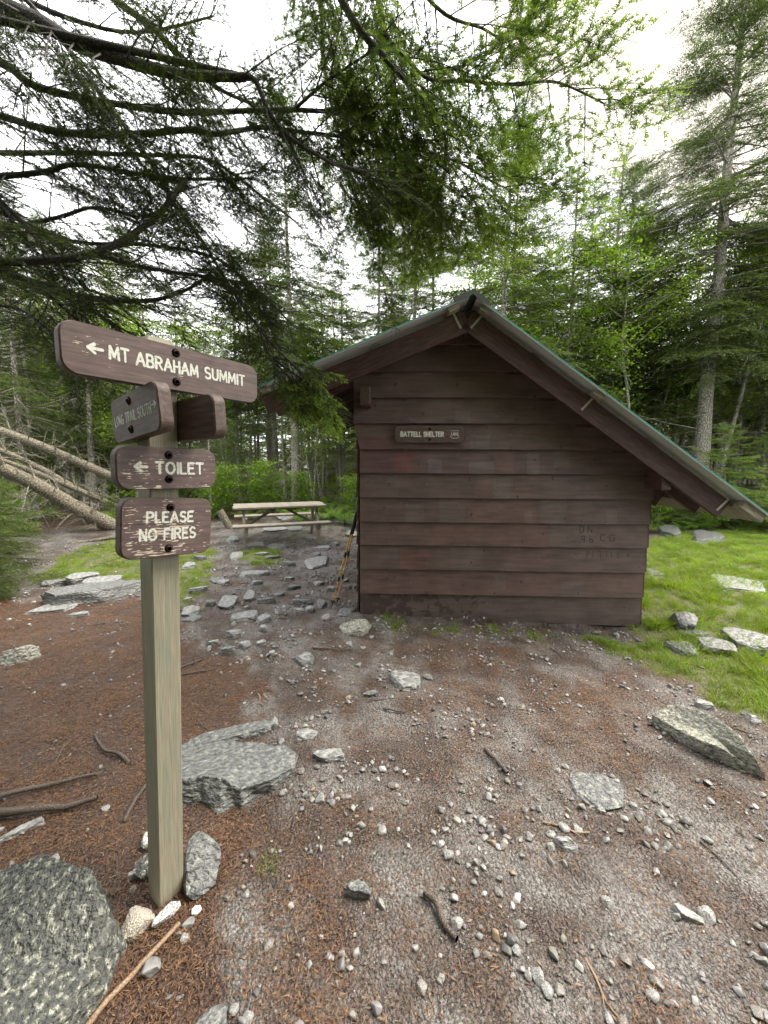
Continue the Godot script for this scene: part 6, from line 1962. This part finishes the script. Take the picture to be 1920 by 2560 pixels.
	var shrub := [leafy(44, {"h": 1.5, "r": 0.018, "base": 0.2, "wide": 0.55, "rise": 0.07, "gap": 0.16, "stems": 3, "bark": M.bark}, sc)]
	for q in [[-4.6, -10.8, 1.0], [-3.6, -11.6, 1.1], [-0.9, -11.3, 0.8], [-6.3, -10.4, 0.8], [-5.6, -12.4, 1.0], [-2.6, -12.2, 0.8], [6.9, -9.6, 0.6], [7.8, -9.1, 0.5], [8.6, -9.5, 0.6], [5.7, -9.9, 0.6]]:
		plant(shrub[0], "leafy_shrub", V(q[0], 0, q[1]), q[0] * 5.0, q[2], "bright leafy shrub at the wood's edge " + ("behind the table" if q[0] < 0 else "beyond the lawn"), "shrub", "leafy shrubs")
	# the growth on the forest floor farther in, one green mass
	var low := []
	for i in 1500:
		var z := -r.randf_range(12.5, 36.0)
		var x := r.randf_range(-1.15, 1.15) * absf(z)
		low.append(Transform3D(Basis(Vector3.UP, r.randf() * TAU).scaled(Vector3.ONE * r.randf_range(1.0, 2.6)), Vector3(x, gh(x, z) + r.randf_range(0.1, 0.5), z)))
	tag(many(self, "undergrowth", bag_mesh(leaf_cluster(130, 40, 0.2, 0.08, Color(0.15, 0.23, 0.05)), M.leaves), low), "low green undergrowth on the floor of the wood", "undergrowth", "", "stuff")

func _ready() -> void:
	# camera, sky, sun, exposure
	var cam := Camera3D.new()
	cam.name = "camera"
	cam.position = Vector3(0, 1.65, 0)
	cam.rotation_degrees = Vector3(-7.7, 0, 0.315)
	cam.fov = 2.0 * rad_to_deg(atan(1280.0 / 962.0))
	cam.near = 0.05
	cam.far = 400.0
	add_child(cam)
	var env := Environment.new()
	env.background_mode = Environment.BG_SKY
	var sky := Sky.new()
	var sm := ProceduralSkyMaterial.new()
	sm.sky_top_color = Color(0.99, 0.99, 1.0)
	sm.sky_horizon_color = Color(0.97, 0.97, 0.97)
	sm.sky_curve = 0.3
	sm.ground_horizon_color = Color(0.5, 0.5, 0.48)
	sm.ground_bottom_color = Color(0.2, 0.2, 0.18)
	sm.sky_energy_multiplier = 1.0
	sky.sky_material = sm
	env.sky = sky
	env.tonemap_mode = Environment.TONE_MAPPER_LINEAR
	env.tonemap_exposure = 4.7
	env.sdfgi_enabled = true
	env.ssao_enabled = true
	env.ssil_enabled = true
	var we := WorldEnvironment.new()
	we.name = "surroundings"
	we.environment = env
	add_child(we)
	var sun := DirectionalLight3D.new()
	sun.name = "sun"
	sun.light_energy = 0.5
	sun.light_angular_distance = 40.0
	sun.light_color = Color(1.0, 0.97, 0.92)
	sun.rotation_degrees = Vector3(-56, 108, 0)
	sun.shadow_enabled = true
	add_child(sun)
	bumps.seed = 8
	bumps.frequency = 1.0
	bumps.fractal_octaves = 3
	fine.seed = 9
	fine.frequency = 0.1
	fine.fractal_octaves = 3
	ragged.seed = 10
	ragged.frequency = 1.0
	ragged.fractal_octaves = 3
	zones = {"lawn": [PackedVector2Array([Vector2(2.55,-3.71),Vector2(4.04,-5.76),Vector2(5.55,-7.93),Vector2(7.09,-8.92),Vector2(8.88,-8.97),Vector2(9.05,-7.93),Vector2(6.50,-4.43),Vector2(2.79,-1.77),Vector2(2.42,-2.10),Vector2(2.36,-2.40),Vector2(2.27,-2.61),Vector2(2.23,-2.93)]), PackedVector2Array([Vector2(-4.73,-4.94),Vector2(-5.51,-6.59),Vector2(-5.52,-7.78),Vector2(-4.64,-7.57),Vector2(-3.09,-7.00),Vector2(-2.54,-5.40),Vector2(-2.17,-4.46),Vector2(-2.22,-4.02),Vector2(-2.77,-4.45),Vector2(-3.24,-4.92),Vector2(-3.91,-4.99),Vector2(-4.33,-4.91)]), PackedVector2Array([Vector2(-2.66,-6.65),Vector2(-2.32,-7.02),Vector2(-1.85,-6.84),Vector2(-1.67,-5.91),Vector2(-2.09,-5.85)]), PackedVector2Array([Vector2(-0.23,-3.75),Vector2(0.33,-3.68),Vector2(2.45,-3.50),Vector2(2.23,-2.93),Vector2(1.85,-3.46),Vector2(0.78,-3.58),Vector2(0.10,-3.57)])],
		"duff": [PackedVector2Array([Vector2(-9.73,-4.50),Vector2(-4.12,-4.27),Vector2(-2.89,-4.37),Vector2(-1.83,-3.37),Vector2(-1.14,-2.89),Vector2(-0.91,-2.64),Vector2(-0.84,-2.24),Vector2(-1.09,-2.07),Vector2(-0.81,-1.69),Vector2(-0.63,-1.51),Vector2(-0.60,-1.31),Vector2(-0.56,-1.10),Vector2(-0.44,-0.98),Vector2(-0.31,-0.77),Vector2(-2.03,-0.76)]), PackedVector2Array([Vector2(0.13,-3.21),Vector2(0.66,-3.40),Vector2(1.23,-3.31),Vector2(1.23,-2.99),Vector2(0.96,-2.72),Vector2(0.73,-2.54),Vector2(0.37,-2.84)]), PackedVector2Array([Vector2(1.04,-2.66),Vector2(1.92,-2.86),Vector2(1.58,-2.09),Vector2(1.22,-1.95),Vector2(1.04,-2.25)]), PackedVector2Array([Vector2(-0.63,-1.75),Vector2(-0.40,-1.60),Vector2(-0.01,-1.32),Vector2(0.10,-0.92),Vector2(-0.28,-0.84),Vector2(-0.47,-1.16)])]}
	materials()
	# the setting
	make_ground()
	make_shelter()
	make_forest()
	# the trees over the path
	var wood_c := Color(0.04, 0.032, 0.024)
	var spr := []
	for k in 3:
		spr.append(bag_mesh(spray(10 + k, {"L": 0.24, "step": 0.1, "sp": 0.0042, "nl": 0.0145, "nw": 0.0024, "wide": false, "wood": 0.0013, "wood_col": wood_c, "col": Color(0.045, 0.065, 0.02), "tip": Color(0.09, 0.125, 0.03), "fresh": 0.4, "bare": 0.12}), M.needles))
	var fir := []
	for k in 3:
		fir.append(bag_mesh(spray(20 + k, {"L": 0.36, "step": 0.13, "sp": 0.0055, "nl": 0.029, "nw": 0.0042, "wide": false, "wood": 0.0014, "wood_col": wood_c, "col": Color(0.11, 0.165, 0.042), "tip": Color(0.31, 0.41, 0.095), "fresh": 0.7, "bare": 0.0}), M.needles))
	var lush := []
	for k in 3:
		lush.append(bag_mesh(spray(26 + k, {"L": 0.26, "step": 0.12, "sp": 0.0035, "nl": 0.026, "nw": 0.0042, "wide": false, "wood": 0.0014, "wood_col": wood_c, "col": Color(0.15, 0.24, 0.055), "tip": Color(0.38, 0.5, 0.11), "fresh": 0.8, "bare": 0.0}), M.needles))
	near_tree("overhanging_spruce", "dark spruce whose mossy limbs reach over the path from beside the signpost", V(-2.95, 0, -1.7), 9.0, 0.17, [
	[[V(-2.223,3.836,-2.061),V(-1.606,3.594,-1.978),V(-1.370,3.464,-1.961),V(-1.135,3.390,-1.951),V(-0.920,3.354,-1.966),V(-0.641,3.373,-1.999)],0.0358,0.0168],
	[[V(-0.641,3.373,-1.999),V(-0.598,3.364,-2.008),V(-0.544,3.246,-2.012),V(-0.442,3.136,-2.017),V(-0.264,3.068,-2.059),V(-0.099,3.044,-2.106),V(0.063,2.984,-2.148)],0.0126,0.0047],
	[[V(-2.366,3.752,-2.201),V(-1.908,3.585,-2.179),V(-1.736,3.472,-2.164),V(-1.430,3.441,-2.210),V(-1.045,3.436,-2.260),V(-0.578,3.496,-2.318),V(-0.238,3.535,-2.374),V(-0.011,3.567,-2.378)],0.0206,0.0076],
	[[V(-0.553,3.489,-2.317),V(-0.468,3.463,-2.263),V(-0.316,3.540,-2.223),V(-0.148,3.601,-2.181),V(-0.034,3.674,-2.191)],0.0099,0.0046],
	[[V(-2.614,3.648,-2.389),V(-2.107,3.500,-2.369),V(-1.779,3.414,-2.358),V(-1.374,3.404,-2.356),V(-1.059,3.431,-2.360),V(-0.932,3.407,-2.357),V(-0.696,3.488,-2.418),V(-0.487,3.506,-2.471),V(-0.169,3.468,-2.466),V(0.045,3.470,-2.567)],0.0202,0.0069],
	[[V(-2.735,3.231,-2.434),V(-2.206,3.247,-2.436),V(-1.941,3.275,-2.440),V(-1.770,3.315,-2.445),V(-1.476,3.338,-2.549),V(-1.158,3.307,-2.545),V(-0.833,3.387,-2.657)],0.0185,0.0058],
	[[V(-2.236,2.568,-1.941),V(-1.803,2.558,-1.939),V(-1.532,2.572,-1.941),V(-1.348,2.605,-1.946),V(-1.230,2.710,-2.010),V(-1.127,2.841,-2.078),V(-1.059,2.921,-2.089),V(-1.012,3.052,-2.157)],0.0195,0.0117],
	[[V(-1.370,2.595,-1.944),V(-1.160,2.581,-2.043),V(-0.956,2.593,-2.146),V(-0.789,2.606,-2.248)],0.0108,0.0051],
	[[V(-2.485,2.718,-2.163),V(-2.003,2.613,-2.148),V(-1.822,2.555,-2.141),V(-1.581,2.485,-2.131),V(-1.328,2.462,-2.128),V(-1.189,2.496,-2.183),V(-1.054,2.580,-2.245),V(-0.999,2.703,-2.362)],0.0193,0.0066],
	[[V(-1.858,2.566,-2.142),V(-1.799,2.500,-2.234),V(-1.765,2.437,-2.326),V(-1.706,2.336,-2.414)],0.0144,0.0083],
	[[V(-1.605,2.484,-2.131),V(-1.596,2.452,-2.227),V(-1.566,2.412,-2.323),V(-1.498,2.337,-2.414)],0.0120,0.0083],
	[[V(-1.865,3.981,-2.232),V(-1.684,3.795,-2.308),V(-1.501,3.541,-2.375),V(-1.349,3.354,-2.350),V(-1.250,3.178,-2.376),V(-1.198,3.088,-2.364),V(-1.039,2.873,-2.385),V(-0.919,2.677,-2.359),V(-0.759,2.442,-2.327),V(-0.654,2.313,-2.360),V(-0.529,2.192,-2.394)],0.0114,0.0069],
	[[V(-0.668,2.246,-2.401),V(-0.575,2.182,-2.413),V(-0.476,2.118,-2.425),V(-0.372,2.052,-2.436)],0.0069,0.0034,true],
	[[V(-0.654,2.218,-2.398),V(-0.547,2.113,-2.404),V(-0.439,2.020,-2.411),V(-0.337,1.945,-2.421)],0.0055,0.0034,true],
	[[V(-0.689,2.254,-2.382),V(-0.640,2.177,-2.392),V(-0.575,2.086,-2.400),V(-0.507,2.018,-2.401)],0.0055,0.0034,true],
	[[V(-0.668,2.260,-2.403),V(-0.534,2.224,-2.419),V(-0.426,2.188,-2.434)],0.0055,0.0034,true],
	[[V(-1.898,4.611,-2.721),V(-1.620,4.366,-2.688),V(-1.398,4.202,-2.666),V(-1.231,4.039,-2.644),V(-1.031,3.896,-2.675),V(-0.792,3.831,-2.717)],0.0221,0.0087],
	[[V(-2.367,3.291,-2.240),V(-2.005,2.971,-2.197),V(-1.847,2.817,-2.176),V(-1.738,2.674,-2.157)],0.0168,0.0096],
	[[V(-2.955,3.016,-2.707),V(-2.505,3.122,-2.722),V(-2.129,3.199,-2.732),V(-1.889,3.266,-2.741),V(-1.667,3.264,-2.842)],0.0181,0.0063],
	[[V(-2.992,4.906,-2.862),V(-2.413,4.566,-2.816),V(-1.979,4.368,-2.789),V(-1.610,4.394,-2.894),V(-1.174,4.615,-3.025)],0.0202,0.0063],
	[[V(-3.234,3.720,-2.904),V(-2.608,3.693,-2.900),V(-2.221,3.774,-3.012),V(-1.734,3.761,-3.010),V(-1.292,3.808,-3.117),V(-0.921,3.560,-3.084),V(-0.673,3.422,-3.166)],0.0188,0.0070],
	[[V(-3.227,2.543,-2.744),V(-2.602,2.670,-2.762),V(-2.409,2.582,-2.851),V(-2.295,2.417,-2.929),V(-2.126,2.218,-2.902)],0.0125,0.0067],
	[[V(-2.983,3.246,-2.638),V(-2.463,3.192,-2.630),V(-2.053,3.050,-2.712),V(-1.572,3.079,-2.817),V(-1.177,3.039,-2.912),V(-0.851,2.784,-2.878),V(-0.713,2.660,-2.962)],0.0144,0.0067]], spr, {"seed": 5, "thick": 0.012, "twig": 0.7, "alive": 0.88, "every": 0.05, "alt": lush})
	near_tree("overhanging_fir", "green fir whose fresh sprays hang over the path from above", V(-1.3, 0, 1.2), 9.0, 0.15, [
	[[V(-0.566,4.167,-2.056),V(-0.286,3.847,-2.063),V(-0.124,3.644,-2.086),V(-0.009,3.572,-2.127),V(0.101,3.505,-2.168),V(0.203,3.431,-2.209),V(0.298,3.336,-2.246),V(0.314,3.186,-2.226),V(0.295,3.093,-2.264)],0.0184,0.0074],
	[[V(-0.034,3.709,-2.145),V(0.196,3.627,-2.285),V(0.408,3.653,-2.339),V(0.716,3.683,-2.394),V(0.924,3.753,-2.454),V(1.116,3.740,-2.503),V(1.240,3.678,-2.494)],0.0089,0.0048],
	[[V(-0.084,4.353,-2.283),V(0.103,4.100,-2.299),V(0.300,3.949,-2.329),V(0.517,3.990,-2.436),V(0.633,3.982,-2.485)],0.0114,0.0052],
	[[V(-0.309,4.779,-2.643),V(-0.095,4.387,-2.590),V(0.014,4.046,-2.645),V(0.073,3.706,-2.649),V(0.192,3.407,-2.659),V(0.345,3.240,-2.687),V(0.457,3.183,-2.730)],0.0159,0.0060],
	[[V(-0.198,3.862,-2.519),V(-0.092,3.617,-2.536),V(0.018,3.388,-2.556),V(0.062,3.229,-2.585),V(0.107,3.092,-2.617)],0.0106,0.0058],
	[[V(0.232,3.234,-2.232),V(0.414,3.340,-2.449),V(0.586,3.286,-2.492),V(0.738,3.254,-2.538)],0.0072,0.0042],
	[[V(-0.544,4.920,-2.763),V(-0.403,4.372,-2.689),V(-0.389,4.090,-2.752),V(-0.307,3.733,-2.754),V(-0.206,3.508,-2.774),V(-0.102,3.363,-2.805)],0.0138,0.0061]], fir, {"seed": 6, "thick": 0.012, "twig": 0.5, "alive": 0.98, "every": 0.062})
	# things
	make_signpost()
	make_table()
	make_poles()
	make_logs()
	make_stones()
	ground_cover()
